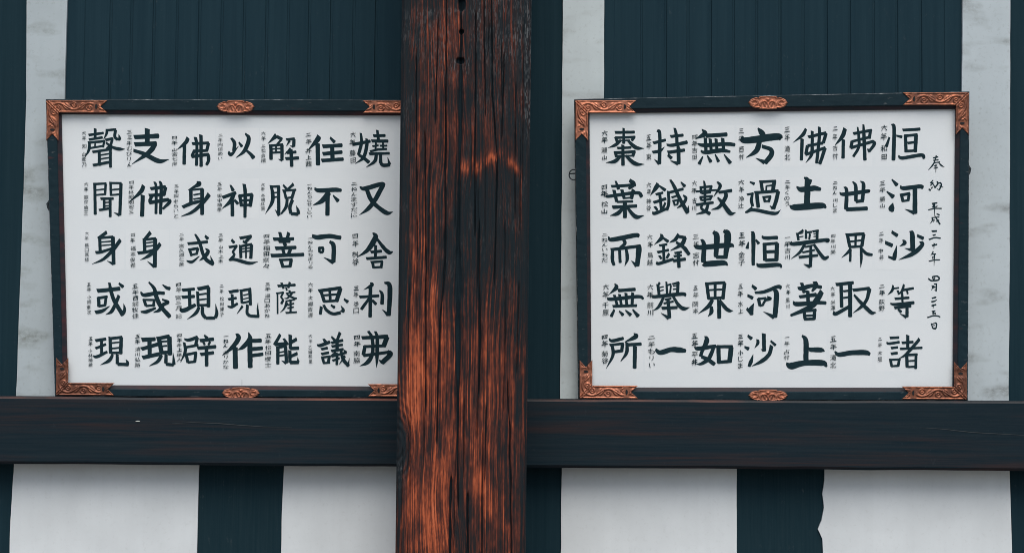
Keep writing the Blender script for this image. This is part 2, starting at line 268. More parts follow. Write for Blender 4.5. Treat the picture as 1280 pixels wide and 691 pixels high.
CHARS_RIGHT = [
 (745,152,"40:256,147 510,142;42:368,90,30 370,290;38:262,212 282,270;34:260,217 520,206;42:510,208 480,250;20:290,257 450,250;46:330,250,34 260,312,46 165,350,6;50:420,250,28 530,346,54 640,360,6;34:286,355 465,346;50:358,315,40 360,578;40:256,402 272,470;40:250,417 520,402;42:512,404 490,460;22:280,460 490,455;50:330,460,36 250,530,50 134,548,6;52:400,460,34 520,560,54 642,570,6"),
 (745,152,"40:766,287 925,247;48:818,122,36 850,172,46 846,560,50;44:845,566,50 778,503,6;44:756,410,40 850,394,42 914,340,5;40:995,200 1160,182;46:1050,90,34 1075,200,46 1080,310,44;46:945,310,30 1020,316,44 1212,276,50;42:1085,310,36 1110,375,42;44:960,412 1178,381;52:1100,352 1102,560;44:1096,562,54 998,524,10;44:960,445,34 1005,487,46"),
 (860,152,"66:188,105,14 222,165,72 98,235,6;56:240,192 515,174;46:232,222 240,412;42:295,232 310,402;42:375,232 386,392;46:462,225 476,392;50:135,300,24 220,317,52 500,300,50 622,310,46;52:172,390,24 230,412,50 440,386,56 560,402,30;50:198,468,18 150,560,50;50:258,453,16 302,535,50;48:362,438,14 406,530,46;50:482,438,14 562,550,52"),
 (860,152,"70:932,90,20 975,140,70 1005,175,70;84:712,215,56 780,252,86 1180,202,96 1232,232,50;64:955,265,60 910,392,70 778,480,8;56:988,332,46 1100,372,58 1112,440,70 1032,548,62;56:1022,545,64 908,490,8"),
 (975,152,"50:346,100,38 300,182,48 174,282,5;46:295,232 286,510;44:430,130,38 430,300,44 420,442,44 345,550,6;44:525,75,36 525,202,44 490,550,44;42:380,207 610,152;46:614,157 580,280;40:375,322 570,287;44:366,327 346,430;40:340,442 600,350;46:602,354 532,560"),
 (975,152,"56:868,98,54 830,202,56 742,308,14;46:846,242 840,485;40:1035,75,22 1050,202,40 1050,342,40 980,464,38;46:1112,42,26 1120,200,46 1132,510,48;40:980,162 1220,117;42:1206,122 1192,222;36:960,267 1200,206;44:960,272 946,345;40:942,352 1240,264;46:1238,268 1258,302 1190,398,38;36:1192,400 1168,366,20"),
 (1070,152,"50:482,35,30 508,102,50 500,510,54;40:446,212,26 405,330,46;36:540,190,26 610,206,40;44:625,115,36 850,102,44;44:660,192 666,402;38:650,192 815,176;50:802,178 790,400;34:690,287 780,275;34:660,395 800,386;46:565,463,28 630,485,46 870,447,46 908,487,40"),
 (745,216,"44:206,182,38 525,162,44;46:262,110,26 300,215,46;60:450,100,44 500,150,64 440,212,34;48:130,305,20 180,312,44 540,267,46 610,315,50;44:240,232 276,380;44:345,228 376,340;50:500,228 470,340;24:370,340 470,331;30:280,387 490,382;44:222,460 540,442;54:385,397 386,593;56:360,472,44 290,540,56 195,570,10;54:420,470,34 530,585,56 636,570,10"),
 (745,216,"58:820,140,34 805,192,62 724,305,6;44:840,172,24 922,232,46;36:800,290 890,266;40:770,397 930,346;40:850,282 872,490;34:785,450 815,495;30:925,400 895,470;42:752,530,30 790,540,46 930,482,38;42:965,247,38 970,400,42 945,495,40;36:960,267 1160,216;50:992,95,28 1048,192,46 1110,332,50 1220,530,56;40:1225,520,44 1232,445,10;44:1165,300,24 1200,342,42 1150,422,46 1088,465,14;28:1010,330 1076,306;26:1030,372 1050,432;26:1020,377 1100,361;28:1096,362 1086,420;22:1040,430 1090,420;46:1133,125,16 1182,178,48"),
 (860,216,"36:215,110,24 225,200,38 225,402,36;36:170,192 176,270;34:165,197 320,181;36:310,186 290,260;26:105,250 380,230;28:180,277 300,262;32:165,326 180,365;30:160,326 325,310;34:316,312 290,360;28:180,367 300,350;36:110,426 335,396;38:190,422,32 182,478,34 290,545,46;44:272,412,36 230,510,46 115,550,12;44:392,120,22 428,182,46 344,315,8;46:410,262,36 580,236,44;52:498,255,42 502,322,54 420,452,46 318,490,10;52:395,330,22 460,402,50 560,535,58 630,533,10"),
 (860,216,"36:825,123,20 882,147,42;30:790,292 870,276;42:858,282,36 846,370,44 862,442,40;40:856,470,44 768,530,26;42:780,525,32 880,495,44 1150,542,46 1236,495,5;46:974,117 990,230;36:955,122 1168,111;52:1152,112 1132,235;24:1045,182 1042,235;22:1045,176 1120,166;42:890,267 1200,241;50:914,262 936,455;54:1205,246,50 1178,360,54 1140,475,50;40:1134,477,46 1092,438,6;34:1008,322 1026,385;30:995,326 1105,316;34:1096,317 1076,385;26:1015,380 1085,375"),
 (975,216,"76:325,62,24 364,122,74 360,430,84;40:408,92,46 402,150,24;66:220,188,20 290,222,74 460,207,70 540,222,42;72:126,440,18 210,460,82 540,437,82 614,462,28"),
 (975,216,"52:795,265,18 860,287,52 1160,246,50 1186,246,34;50:862,188,30 888,242,48 882,480,56;54:882,488 1160,476;48:970,118,18 1010,182,48 1012,370,50;50:1076,112,16 1114,162,50 1100,362,50;44:1012,385 1110,371"),
 (1070,216,"54:478,90,20 545,162,56;58:410,250,18 495,320,62;60:494,398,5 475,472,84 488,512,44;54:590,183,28 640,206,54 850,182,54 890,197,48;64:786,212 786,535;44:782,535,60 653,485,5;42:605,287 626,380;40:600,297 715,276;40:708,278 695,370;28:620,377 700,366"),
 (745,280,"58:165,170,14 220,207,60 520,150,60 570,160,46;46:368,205,44 384,260,46 320,310,24;46:220,342,44 220,480,50 240,545,42;44:200,342 590,292;42:315,352 322,510;44:405,342,40 416,462,46 384,560,5;70:552,292,64 572,332,76 550,550,64;46:543,557,60 472,488,6"),
 (745,280,"52:870,135,30 872,190,56 778,275,6;42:890,182,26 960,232,46;32:845,287 945,271;36:820,377 966,346;40:900,282 906,490;32:845,422 870,460;36:975,395 945,450;42:806,508,28 840,525,44 1030,467,38;46:1100,137,38 1060,202,48 985,245,10;42:1092,165 1190,180;54:1192,178,50 1140,272,54 1000,350,12;48:1070,242,32 1170,312,50 1240,402,50;30:1050,387 1140,371;30:1040,430 1140,416;42:1030,490 1190,466;46:1100,372 1106,573"),
 (860,280,"64:80,290,14 160,312,64 540,282,66 612,302,18;64:182,205,34 212,282,60 206,500,68;72:212,520,76 250,532,80 470,517,70 528,547,22;72:338,105,44 385,172,80 372,430,60;78:476,90,36 530,152,96 500,440,60;48:375,440 520,440"),
 (860,280,"50:848,100,20 870,162,56 870,543,46;46:806,242,16 790,320,50;36:905,210,24 942,258,44;50:985,165,26 1030,185,48 1190,181,50;52:1020,267 1026,480;40:1010,270 1190,255;58:1186,252 1180,480;44:1050,370 1150,366;44:1030,482 1190,475;54:915,528,22 970,556,56 1200,542,54 1247,575,26"),
 (975,280,"36:230,122 246,212;34:310,85,38 240,127,24;16:260,130 300,122;16:260,172 305,165;34:345,80,28 348,192;30:350,112 420,105;28:400,130 390,200;28:435,100 512,86;38:496,92 495,200;14:450,131 490,126;14:450,166 490,161;50:145,235,18 190,265,54 610,212,48 622,237,40;38:330,270,38 260,380,36 150,460,5;46:450,270,34 540,402,46 592,455,50 646,435,28;24:335,305 430,286;26:300,377 460,346;36:255,442 500,416;44:410,300,34 410,430,44 405,565,44;48:402,567,56 322,536,10"),
 (975,280,"44:900,152 930,300;44:880,147 1120,131;48:1116,132 1092,290;32:1010,145 1006,290;26:920,236 1095,215;34:920,306 1095,296;36:940,330,34 900,382,36 824,446,6;44:1070,310,32 1150,392,44 1228,410,36;34:940,332 936,495;36:1080,312,34 1085,462,36 1075,577,6"),
 (1070,280,"50:478,107,44 550,153,48;54:392,246,44 480,286,54;54:545,283,6 520,402,56 508,470,54;38:433,437,28 512,465,44;50:630,212,28 648,255,52 583,295,6;64:728,95,36 750,142,66 756,350,66;34:730,342,44 652,324,6;46:818,155,36 895,190,48;56:868,235,46 882,282,52 760,392,60 573,475,6"),
 (745,346,"56:252,90,16 270,142,58 178,230,6;46:296,182 520,166;48:150,280,20 210,297,48 560,262,46 630,290,34;38:245,242 286,390;38:315,232 340,390;40:400,217 410,380;42:490,212 480,380;38:226,392 540,380;44:245,438,30 205,522,46;44:308,453,18 360,505,46;46:393,443,18 460,505,48;54:488,433,20 560,520,56"),
 (745,346,"40:825,102 840,232;34:850,77,34 828,112,30;18:850,142 900,130;18:850,187 900,175;36:938,65,26 950,237,36;26:945,112 1000,97;26:1000,112 985,232;30:1020,97 1105,72;42:1095,74 1085,227;16:1030,121 1085,113;18:1030,166 1085,156;48:740,260,18 800,262,46 1140,227,50 1196,245,34;40:900,272,38 840,392,42 769,445,8;48:1030,262,34 1100,372,46 1170,422,52 1245,406,8;26:920,302 1000,286;28:905,352 1030,326;40:880,417 1080,406;50:960,302,44 980,540,50;46:972,547,54 866,480,5"),
 (860,346,"46:250,87 276,290;40:235,92 490,76;50:488,78 466,290;40:362,92 362,280;26:270,176 460,166;40:270,287 470,276;52:328,302,46 270,392,52 138,490,6;50:312,392,44 310,472,52 268,525,8;48:422,312,38 500,412,52 555,450,44 600,450,6;54:415,312 416,543"),
 (860,346,"48:855,117,36 905,160,50;46:795,247,36 860,281,48;64:880,348,5 842,432,68 850,500,48;46:785,422,36 848,492,50;50:895,210,36 1020,197,46 1190,132,50 1240,142,48;66:1158,172,48 1180,242,70 1160,530,66;50:1150,537,62 1006,463,5;44:940,292 960,380;32:940,292 1040,281;42:1060,272,38 1100,290,36 1032,310,36;32:1030,312 990,380;26:960,387 1010,367"),
 (975,346,"56:240,150,36 300,152,62 430,117,50 550,137,48;56:290,82,44 325,205,50;58:462,65,50 480,112,62 430,190,30;52:260,267,44 480,236;48:370,187 375,330;58:175,340,36 240,362,60 500,342,50 610,347,46;76:558,197,66 500,292,80 400,402,72 146,512,36;44:320,442 332,550;40:330,452 480,441;46:462,442 455,560;26:330,515 450,511;38:320,562 460,556"),
 (975,346,"46:750,102 975,77;48:815,112 822,400;56:935,82 935,525;30:845,191 910,184;28:845,280 910,270;46:710,470,36 750,490,50 920,396,44;42:975,177 1190,151;50:1193,154,56 1160,292,44 1090,392,44 975,480,6;48:988,240,28 1080,342,46 1210,470,52 1272,475,16"),
 (1070,346,"44:495,112,22 482,180,38 424,240,5;24:490,156 570,145;28:555,180 575,230;40:640,102,28 612,190,38 558,240,6;34:620,177 765,151;26:680,187 690,225;32:615,212 620,330;34:520,291 705,276;40:460,355,22 530,366,42 770,342,44;38:515,412 730,386;44:680,352 680,528;38:674,535,46 588,490,5;38:560,430,26 600,465,40"),
 (745,408,"44:175,163,22 220,190,46 362,156,44;36:185,246 365,226;46:357,228 342,330;42:230,337 350,321;44:214,242,40 226,380,46 138,555,6;54:508,90,16 530,132,62 392,202,14;46:410,212,36 410,342,48 334,457,14;44:420,242 600,231;54:520,262 515,548"),
 (745,408,"68:795,306,36 860,346,66 1000,306,70 1110,312,76 1193,322,48"),
 (860,408,"56:238,130,36 250,192,72 200,302,50 166,390,46;50:180,400,46 270,442,52 350,500,56;54:85,275,14 140,291,56 370,261,48;54:345,272,46 280,422,56 180,492,44 118,500,12;56:405,267 412,480;44:395,267 590,266;66:576,270 555,468;44:400,476 570,461"),
 (860,408,"48:798,120,32 845,160,52;46:755,270,28 805,296,52;52:870,368,5 842,462,52 815,525,44;44:930,175,40 930,222,42 889,285,5;52:1010,97 1016,320;32:1010,322,44 978,302,8;38:1103,190,26 1165,246,40;54:1115,257,50 1080,372,54 980,462,50 853,525,8"),
 (975,408,"70:296,120,30 345,192,66 346,440,74;62:390,306,56 540,311,66 592,327,20;76:85,490,30 150,522,92 320,487,74 560,482,80 622,527,36"),
 (975,408,"64:730,333,22 790,372,62 960,347,66 1140,347,70 1195,367,46"),
 (1070,408,"36:455,151 570,146;36:408,208,20 440,226,36 576,206,36;34:470,286 555,276;38:470,362 550,351;38:460,442 476,525;30:445,442 590,436;38:576,438 562,525;30:470,527 565,521;44:690,117 690,280;36:615,216 760,205;32:590,296 880,281;44:845,167,42 740,292,44 650,382,34 569,425,5;44:675,367 682,535;36:680,377 815,371;38:800,372 796,555;22:690,457 790,451;26:685,537 800,531"),
]
# small inscriptions: centre x, top, bottom in photograph pixels, text, width of a glyph
SIG_LEFT = [
 (105,163,209,"六年 知 山麦乃",5.5),(161.6,162,209,"三三年むびりん",7),(218,169,208,"四年 山宮七海",7),(275,166,201,"二年内田めい",6),
 (329,164,204,"六年 上松会晴",6),(385.5,164.5,209,"二年 井上茜",7.5),(441,164,205,"六年 藤田",7.5),
 (107.5,227,269,"六年 歌村倫王",5.5),(164,225,268,"四年林昭明宏三",6.5),(220,229.5,273,"三年田中らいと",6.5),(274.5,227,265,"五年 田中柚季",6),
 (328.5,228,263,"六年 本橋紅葉",5),(387,228,273,"一ねんちらせいらい",6.5),(442.5,226.5,272,"二ねんますだに",8),
 (108.5,289,327,"六年 橋口真結",5),(166,290,335,"四年 福本俊希",6.5),(227,290,333,"二年 宮久原仁美",6.5),(276,291,329,"三年 山木上未",6),
 (333,291,336,"四年稲田奈々",8.5),(388,295,336,"一ねんみちまりる",6.5),(444,290,332,"四年 桝谷",8),
 (111,352,393,"五年 小柳憲次",5),(169,354,398,"五年西前牧佳",8),(223,352,398,"四年 宮二月 記",7.5),(277,354,396,"二年 松田博子",5),
 (334,352,397,"三年 湯口あかね",7),(388,352,397,"六年 大廊吉清",6.5),(445,356,392,"三年 谷口",7),
 (113,420,459,"五年 小林椿希",5.5),(172,417,459,"五年 清川弘路",7),(224,416,452,"四年井上穣人",6.5),(282,417,461,"一ねん ありかな",7),
 (335,416,459,"五年松田櫻士",8),(388,417,454,"六年 乙田和里",4.5),(446,417,454,"四年 南脇",8)]
SIG_RIGHT = [
 (755.5,162,201,"六年 瀬山",7.5),(811,167,201,"五年 東",6.5),(868.5,166.5,201,"四年吉田",7),(926.5,159,201,"三年 西村",7),(984,157,201,"三年 滝北",7),
 (1044,156,200,"二年 古村",6.5),(1105,155,201,"六年 和田",8),
 (755.5,229,268,"四年 松山",8.5),(811,227,264,"六年 神谷",6),(868,225,264,"六年 古川",6.5),(926.5,224,261,"六年 浄辻",7),(984,224,258,"二年くのう",7),
 (1044,225,266,"二ねん 川しま",6),(1103,225,261,"三年 勝山",7),
 (756,290,328,"二ねんいちだ",8),(812.5,292,332,"六年 鳥越",7),(870,291,333,"三年 志村",8),(927,289,333,"五年 金子",8),(984.5,293,325,"一年吉川",7.5),
 (1041.5,291,318,"四年川美",6.5),(1101.5,288,326,"二年 中井",6.5),
 (757,354,395,"六年 千原",8),(813,354,395,"六年 前川",8),(869.5,356,392,"五年 岡本",7),(925.5,353.5,393,"五年 水上",6.5),(985,354,386,"六年 黒川",5),
 (1041,357,388,"六年 米澤",6),(1102.5,354,389,"二年 荻野",7.5),
 (756,416,455,"四年 菊谷",8),(814.5,417.5,460,"二年もりい",9),(868.5,415,457,"五年 平井",8),(925.5,416,461,"三年 小じま",7),(983.5,418,450,"一年 占村",7),
 (1041.5,419,461,"五年 滝北",7.5),(1100,420,452,"二年 大垣",5.5)]
# strokes of the small inscriptions, each in a box 0..100 (glyphs not listed here use the built-in font)
SMALL = {
 '一': "14:8,52 92,46", '二': "14:22,30 78,26;15:6,78 94,72", '三': "13:18,18 82,14;13:24,50 76,46;15:6,86 94,82",
 '四': "12:10,25 16,85;12:10,28 92,22;14:92,24 86,84;10:38,28 34,58;10:62,26 64,55;11:16,80 88,78",
 '五': "12:20,12 84,8;12:48,14 38,88;12:22,48 74,44;12:72,46 70,88;15:4,92 96,88",
 '六': "14:50,4 54,22;13:6,36 94,30;13:38,48,13 8,94,5;14:60,48,8 90,90,15",
 '年': "12:32,2,12 8,34,5;11:26,20 88,15;11:24,44 84,40;11:24,44 24,66;14:4,70 96,64;13:56,18 54,100",
 '山': "14:50,8 50,86;12:12,40 16,88;12:14,88 88,84;13:90,38 88,90",
 '田': "12:10,14 14,90;12:10,16 92,12;13:90,12 86,90;11:14,52 86,48;11:50,16 50,86;11:14,88 88,86",
 '川': "12:18,14 14,60 4,92,5;12:50,18 50,80;14:86,8 86,96",
 '村': "12:4,30 44,26;13:26,4 26,96;11:26,32 4,66,5;12:50,30 98,26;13:78,4 78,90;10:78,92 64,82,4;12:54,50 64,62",
 '松': "12:4,30 42,26;13:24,4 24,96;11:24,34 4,66,5;12:60,8 48,40,5;13:72,8 96,40;12:68,44 50,84;11:50,84 90,78;12:80,64 94,90",
 '井': "12:12,32 88,28;13:4,64 96,60;12:36,8 34,60 16,96,5;13:66,6 66,98",
 '古': "12:6,28 94,24;12:50,2 50,50;12:20,54 24,94;12:20,56 84,52;13:82,54 78,94;11:24,90 80,90",
 '西': "12:8,14 92,10;11:14,36 18,92;11:14,38 88,34;12:88,36 84,92;11:40,14 36,60,6;11:62,12 64,56;11:18,88 84,88",
 '谷': "12:30,4 10,30,5;12:64,4 92,28;13:50,24 4,66,5;13:52,26 96,62;11:28,66 32,96;11:30,68 74,64;12:72,66 70,96;11:32,94 72,92",
 'ん': "12:50,4 10,94;11:12,90 44,50 56,92 94,66,5", 'ね': "12:26,4 26,96;11:4,30 44,26 6,80,5;12:30,56 70,20 90,50 80,86 58,84 70,68 96,94,6",
 'い': "13:14,16 18,72 34,84,6;13:78,22 90,56", 'り': "12:26,8 24,52;13:74,6 76,54 50,98,5",
 '小': "14:50,6 50,92;10:50,94 34,84,4;12:24,40 6,74,5;13:74,38 94,66", '中': "12:10,30 14,64;12:10,32 90,26;12:88,28 84,62;11:14,62 86,58;14:50,4 50,98",
 '上': "14:48,6 48,86;12:50,42 84,38;15:4,92 96,86", '大': "13:6,36 94,30;14:52,4 46,50 4,96,5;14:50,44 70,76 98,94,8",
}
# the date column, in 1/15.7 of a photograph pixel
DATE = [
 (1130,190,"26:574,118 668,96;24:635,70 590,225;22:576,166 675,154;20:602,214 705,195;28:590,215,30 545,282 472,355,6;30:678,205,14 730,262 788,294,8;18:592,276 650,256;18:586,320 665,302;26:628,250 624,400,8"),
 (1130,222,"22:572,52 518,104;20:520,106 575,100;24:575,104 520,154;22:575,128 612,205;24:560,186 535,214;32:487,228 520,250;28:652,74 662,120 612,190;24:650,122 715,96;28:714,98 734,150 690,242;22:700,162 768,190,10;18:690,246 645,214,6"),
 (1130,250,"28:552,70 650,56;24:566,78 590,150;22:556,142 592,120;22:655,116 620,142;22:478,194 600,166 738,166;28:600,80 600,292,8"),
 (1130,250,"32:642,270,20 694,294;28:602,302,14 642,372,28 705,475,32;20:546,346 690,334;24:552,345 556,402 510,465,6;16:572,392 596,386;18:596,386 580,426;24:690,392 640,420"),
 (1130,280,"36:548,142 640,136;28:567,222 618,209;28:492,304 600,268 716,277"),
 (1130,292,"32:552,236 645,211;28:594,190 586,296,8"),
 (1130,292,"28:575,350 526,430,8;24:545,402 625,399;16:556,456 600,446;14:560,452 562,490;14:560,488 600,481;22:490,540 600,516 703,512;28:600,402 590,630,6"),
 (1130,336,"28:478,190 530,228,30 590,232;30:590,232 678,216 690,168;28:690,166 640,141 562,152;26:560,152 570,192 590,216;18:606,160 600,196 580,210"),
 (1130,336,"24:552,322 562,362 540,415,8;26:562,342 592,336;24:590,296 645,291;28:636,296 631,435;18:630,432 600,406,6;24:562,362 612,356;26:576,340 582,372"),
 (1130,336,"30:550,576 628,553;28:537,645 600,631 645,603,12"),
 (1130,372,"30:544,160 628,133;30:576,130 572,210,8"),
 (1130,372,"28:550,270 612,258;26:582,270 570,326;22:560,306 622,300;24:616,300 610,326;26:460,388 570,353 660,356 708,376"),
 (1130,372,"24:536,502 566,600;20:546,522 602,496;28:610,491 640,512 630,592;30:572,600 625,606;18:570,546 606,540"),
]
# ------------------------------------------------------------------ ground
def ground_mat():
    m, nt, b = new_mat('packed_gravel')
    v = coords(nt, (1, 1, 1))
    c = ramp(nt, noise(nt, v, 90, 3, 0.6), [(0.3, (0.10, 0.10, 0.095)), (0.7, (0.24, 0.235, 0.22))])
    nt.links.new(c, b.inputs['Base Color'])
    b.inputs['Roughness'].default_value = 0.95
    return m
g = mesh_obj('ground', [(-300, -300, 0), (300, -300, 0), (300, 300, 0), (-300, 300, 0)], [[0, 1, 2, 3]], ground_mat())
tag(g, kind='structure')

# ------------------------------------------------------------------ materials of the wall
M_POST = timber('dark_stained_timber', (0.0075, 0.0255, 0.036), (0.0125, 0.034, 0.046), 'Z', rough=0.8, spec=0.08, fleck=0.3)
M_STUD = timber('dark_stained_stud', (0.0080, 0.0265, 0.037), (0.0135, 0.0335, 0.044), 'Z', rough=0.85, spec=0.08, loc=(3, 1, 2), fine=2.2, fleck=0.8)
M_SLAT = timber('dark_board', (0.0098, 0.0300, 0.0435), (0.0140, 0.0380, 0.0525), 'Z', rough=0.8, spec=0.08, loc=(7, 2, 5), fleck=0.4)
M_BEAM = timber('dark_brown_beam', (0.0068, 0.0185, 0.0268), (0.0150, 0.0250, 0.0325), 'X', warm=(0.038, 0.0215, 0.0205), warm_lo=0.45, rough=0.8, spec=0.08, loc=(1.7, 0, 4), fine=1.7, fleck=0.25)

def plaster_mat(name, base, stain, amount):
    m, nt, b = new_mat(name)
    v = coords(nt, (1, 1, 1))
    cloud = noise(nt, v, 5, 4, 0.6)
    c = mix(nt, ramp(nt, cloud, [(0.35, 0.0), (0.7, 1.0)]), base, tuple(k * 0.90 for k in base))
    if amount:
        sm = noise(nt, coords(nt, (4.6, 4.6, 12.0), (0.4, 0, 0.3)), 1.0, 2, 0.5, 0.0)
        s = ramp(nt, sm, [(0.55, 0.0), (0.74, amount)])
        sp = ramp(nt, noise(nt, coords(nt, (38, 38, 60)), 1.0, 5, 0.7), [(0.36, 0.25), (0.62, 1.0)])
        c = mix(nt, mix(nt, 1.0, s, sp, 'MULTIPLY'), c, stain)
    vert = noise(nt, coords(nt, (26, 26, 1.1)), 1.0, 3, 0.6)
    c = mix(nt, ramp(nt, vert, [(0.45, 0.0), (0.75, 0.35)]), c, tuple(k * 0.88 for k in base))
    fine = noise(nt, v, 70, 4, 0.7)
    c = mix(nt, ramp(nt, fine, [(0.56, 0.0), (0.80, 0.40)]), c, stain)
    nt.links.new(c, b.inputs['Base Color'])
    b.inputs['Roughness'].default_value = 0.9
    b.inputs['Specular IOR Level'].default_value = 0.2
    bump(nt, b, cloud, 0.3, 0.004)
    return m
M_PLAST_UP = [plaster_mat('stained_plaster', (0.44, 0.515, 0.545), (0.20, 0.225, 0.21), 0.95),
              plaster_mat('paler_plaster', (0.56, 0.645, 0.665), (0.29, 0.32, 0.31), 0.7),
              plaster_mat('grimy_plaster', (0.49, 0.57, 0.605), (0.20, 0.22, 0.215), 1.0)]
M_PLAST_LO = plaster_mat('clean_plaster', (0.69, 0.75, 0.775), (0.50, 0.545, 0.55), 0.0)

rng = random.Random(5)

def wavy(p0, p1, amp, step=0.02, seed=0):
    """points from p0 up to (not with) p1 along a slightly uneven edge"""
    p0, p1 = Vector(p0), Vector(p1)
    d = p1 - p0
    n = max(2, int(d.length / step))
    nrm = Vector((-d.y, d.x)).normalized()
    out = []
    for i in range(n):
        t = i / n
        w = (fbm(np.array([t * d.length * 9.0]), np.array([0.5]), seed, 3)[0] - 0.5) * 2 * amp
        out.append(tuple(p0 + d * t + nrm * (w if 0 < i else 0)))
    return out

def wall_poly(px_poly, y, amp=0.0018):
    pts = [at(px, py, y) for px, py in px_poly]
    pts = [(p.x, p.z) for p in pts]
    area = sum(p[0] * q[1] - q[0] * p[1] for p, q in zip(pts, pts[1:] + pts[:1]))
    if area < 0:
        pts.reverse()
    out = []
    for i, p in enumerate(pts):
        q = pts[(i + 1) % len(pts)]
        out += wavy(p, q, amp, seed=i * 7 + int(abs(p[0]) * 100)) if amp else [p]
    return out

YP = -0.026                                     # face of the plaster
wall = empty('plaster_wall', (0.0, 0.0, 0.0))
tag(wall, 'white plaster wall with grey smears filling the gaps between the dark timbers', 'wall')
# counter-clockwise from the lower left, photograph pixels
UP = [[(20, 520), (20, 496), (27, 300), (33, 120), (34.5, -430), (85, -430), (84, 0), (81, 110), (77, 300), (74, 520)],
      [(700, 520), (702, 300), (706, -430), (756, -430), (755, 110), (752, 520)],
      [(1199, 520), (1202, 200), (1206, -430), (1264, -430), (1263, 0), (1262, 300), (1261, 520)]]
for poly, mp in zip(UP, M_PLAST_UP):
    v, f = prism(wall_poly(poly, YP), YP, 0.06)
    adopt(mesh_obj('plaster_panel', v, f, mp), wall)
LO = [[(18, 565), (17, 590), (13, 650), (11, 760), (8, 950), (243, 950), (246, 691), (249, 580), (249, 565)],
      [(355, 565), (355, 582), (352, 650), (350, 760), (346, 950), (520, 950), (520, 565)],
      [(702, 565), (702, 600), (701, 691), (698, 950), (921, 950), (921, 691), (921, 565)],
      [(1031, 565), (1030.5, 600), (1028, 617), (1030, 634), (1027, 650), (1022.5, 661), (1028, 673), (1029.5, 700), (1029, 950),
       (1268, 950), (1265, 691), (1262, 589), (1262, 565)]]
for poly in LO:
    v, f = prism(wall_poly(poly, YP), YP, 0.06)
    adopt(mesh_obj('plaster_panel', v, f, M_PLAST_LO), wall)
# the wall goes on beyond the picture on both sides and above
def rect(x0, x1, z0, z1):
    return [(x0, z0), (x1, z0), (x1, z1), (x0, z1)]
for x0, x1 in ((-4.2, -2.03), (2.06, 4.4)):
    for z0, z1 in ((0.15, 3.2),):
        v, f = prism(rect(x0, x1, z0, z1), YP, 0.06)
        adopt(mesh_obj('plaster_panel', v, f, M_PLAST_LO), wall)

# ------------------------------------------------------------------ dark timbers of the wall
def post_poly(top, bot, y, ext=(-420, 1330)):
    """leaning upright: (x_left, x_right) in pixels at y=0 and y=691, carried on to ext"""
    def x(k, py):
        return top[k] + (bot[k] - top[k]) * py / 691.0
    return [at(x(0, ext[1]), ext[1], y), at(x(1, ext[1]), ext[1], y), at(x(1, ext[0]), ext[0], y), at(x(0, ext[0]), ext[0], y)]

def upright(name, top, bot, y0, y1, mat, label, z0=None, z1=None, bevel=0.004, group=None):
    poly = [(p.x, p.z) for p in post_poly(top, bot, y0)]
    zl = 0.0 if z0 is None else z0
    zh = 3.3 if z1 is None else z1
    def cut(a, b, z):
        t = (z - a[1]) / (b[1] - a[1])
        return (a[0] + (b[0] - a[0]) * t, z)
    poly = [cut(poly[0], poly[3], zl), cut(poly[1], poly[2], zl), cut(poly[1], poly[2], zh), cut(poly[0], poly[3], zh)]
    v, f = prism(poly, y0, y1, bevel)
    o = mesh_obj(name, v, f, mat)
    return tag(o, label, 'post', group)

YB = -0.018
upright('wall_post', (-90, 42), (-100, 22), YB, 0.09, M_POST, 'dark wall post along the left edge of the picture, beside a white plaster strip', bevel=0)
upright('wall_post', (1256, 1380), (1257, 1395), YB, 0.09, M_POST, 'dark wall post along the right edge of the picture, beside a white plaster strip', bevel=0)
upright('wall_post', (500, 715), (495, 709), YB, 0.09, M_POST, 'broad dark wall post behind the brown pillar, between the two framed boards', bevel=0)
RZ0 = at(640, 584, -0.13).z
upright('wall_stud', (241, 365), (239, 359), YB, 0.09, M_STUD, 'short dark stud below the beam, left of the brown pillar', z1=RZ0 + 0.1, bevel=0)
upright('wall_stud', (913, 1042), (913, 1040), YB, 0.09, M_STUD, 'short dark stud below the beam beside the torn plaster edge', z1=RZ0 + 0.1, bevel=0)

# boarded panels above: one sheet with a groove at each board joint, and plain stiles
def boarded(x_left, x_right, grooves, stile, label):
    y = -0.012
    root = empty('boarded_panel', at((x_left + x_right) / 2, 500, 0.0))
    zb, zt = RZ0 + 0.18, 3.15
    P = lambda px: at(px, 60, y).x
    xs = [P(x_left)]
    prof = [(P(stile[0]), 0.0)]
    for gx in grooves:
        xg = P(gx)
        a = 0.0012 * math.sin(gx)
        prof += [(xg - 0.0055, a), (xg - 0.0035, 0.0035), (xg + 0.0030, 0.0035), (xg + 0.0050, -a)]
    prof.append((P(stile[1]), 0.0))
    n = len(prof)
    v = [(x, y + d, zb) for x, d in prof] + [(x, y + d, zt) for x, d in prof]
    v += [(prof[-1][0], 0.05, zb), (prof[-1][0], 0.05, zt), (prof[0][0], 0.05, zb), (prof[0][0], 0.05, zt)]
    f = [[i, i + 1, i + 1 + n, i + n] for i in range(n - 1)]
    f += [[n - 1, 2 * n, 2 * n + 1, 2 * n - 1], [2 * n, 2 * n + 2, 2 * n + 3, 2 * n + 1], [2 * n + 2, 0, n, 2 * n + 3]]
    adopt(mesh_obj('boards', v, f, M_SLAT), root)
    for a, b_ in ((x_left, stile[0]), (stile[1], x_right)):
        if b_ - a < 4:
            continue
        vv, ff = prism(rect(P(a), P(b_), zb, zt), y - 0.003, 0.05, 0.003)
        adopt(mesh_obj('stile', vv, ff, M_SLAT), root)
    tag(root, label, 'panel')
gl = [164, 192, 221, 249, 277, 305, 333, 360, 386.5, 414, 442, 470]
boarded(70, 520, [138 - 0] + gl, (106, 510), 'dark boarded panel with vertical joints above the framed board left of the pillar')
gr = [832, 860, 888, 917, 946, 975, 1004, 1033, 1062, 1092, 1121, 1151]
boarded(745, 1215, [802] + gr, (768, 1180), 'dark boarded panel with vertical joints above the framed board right of the pillar')

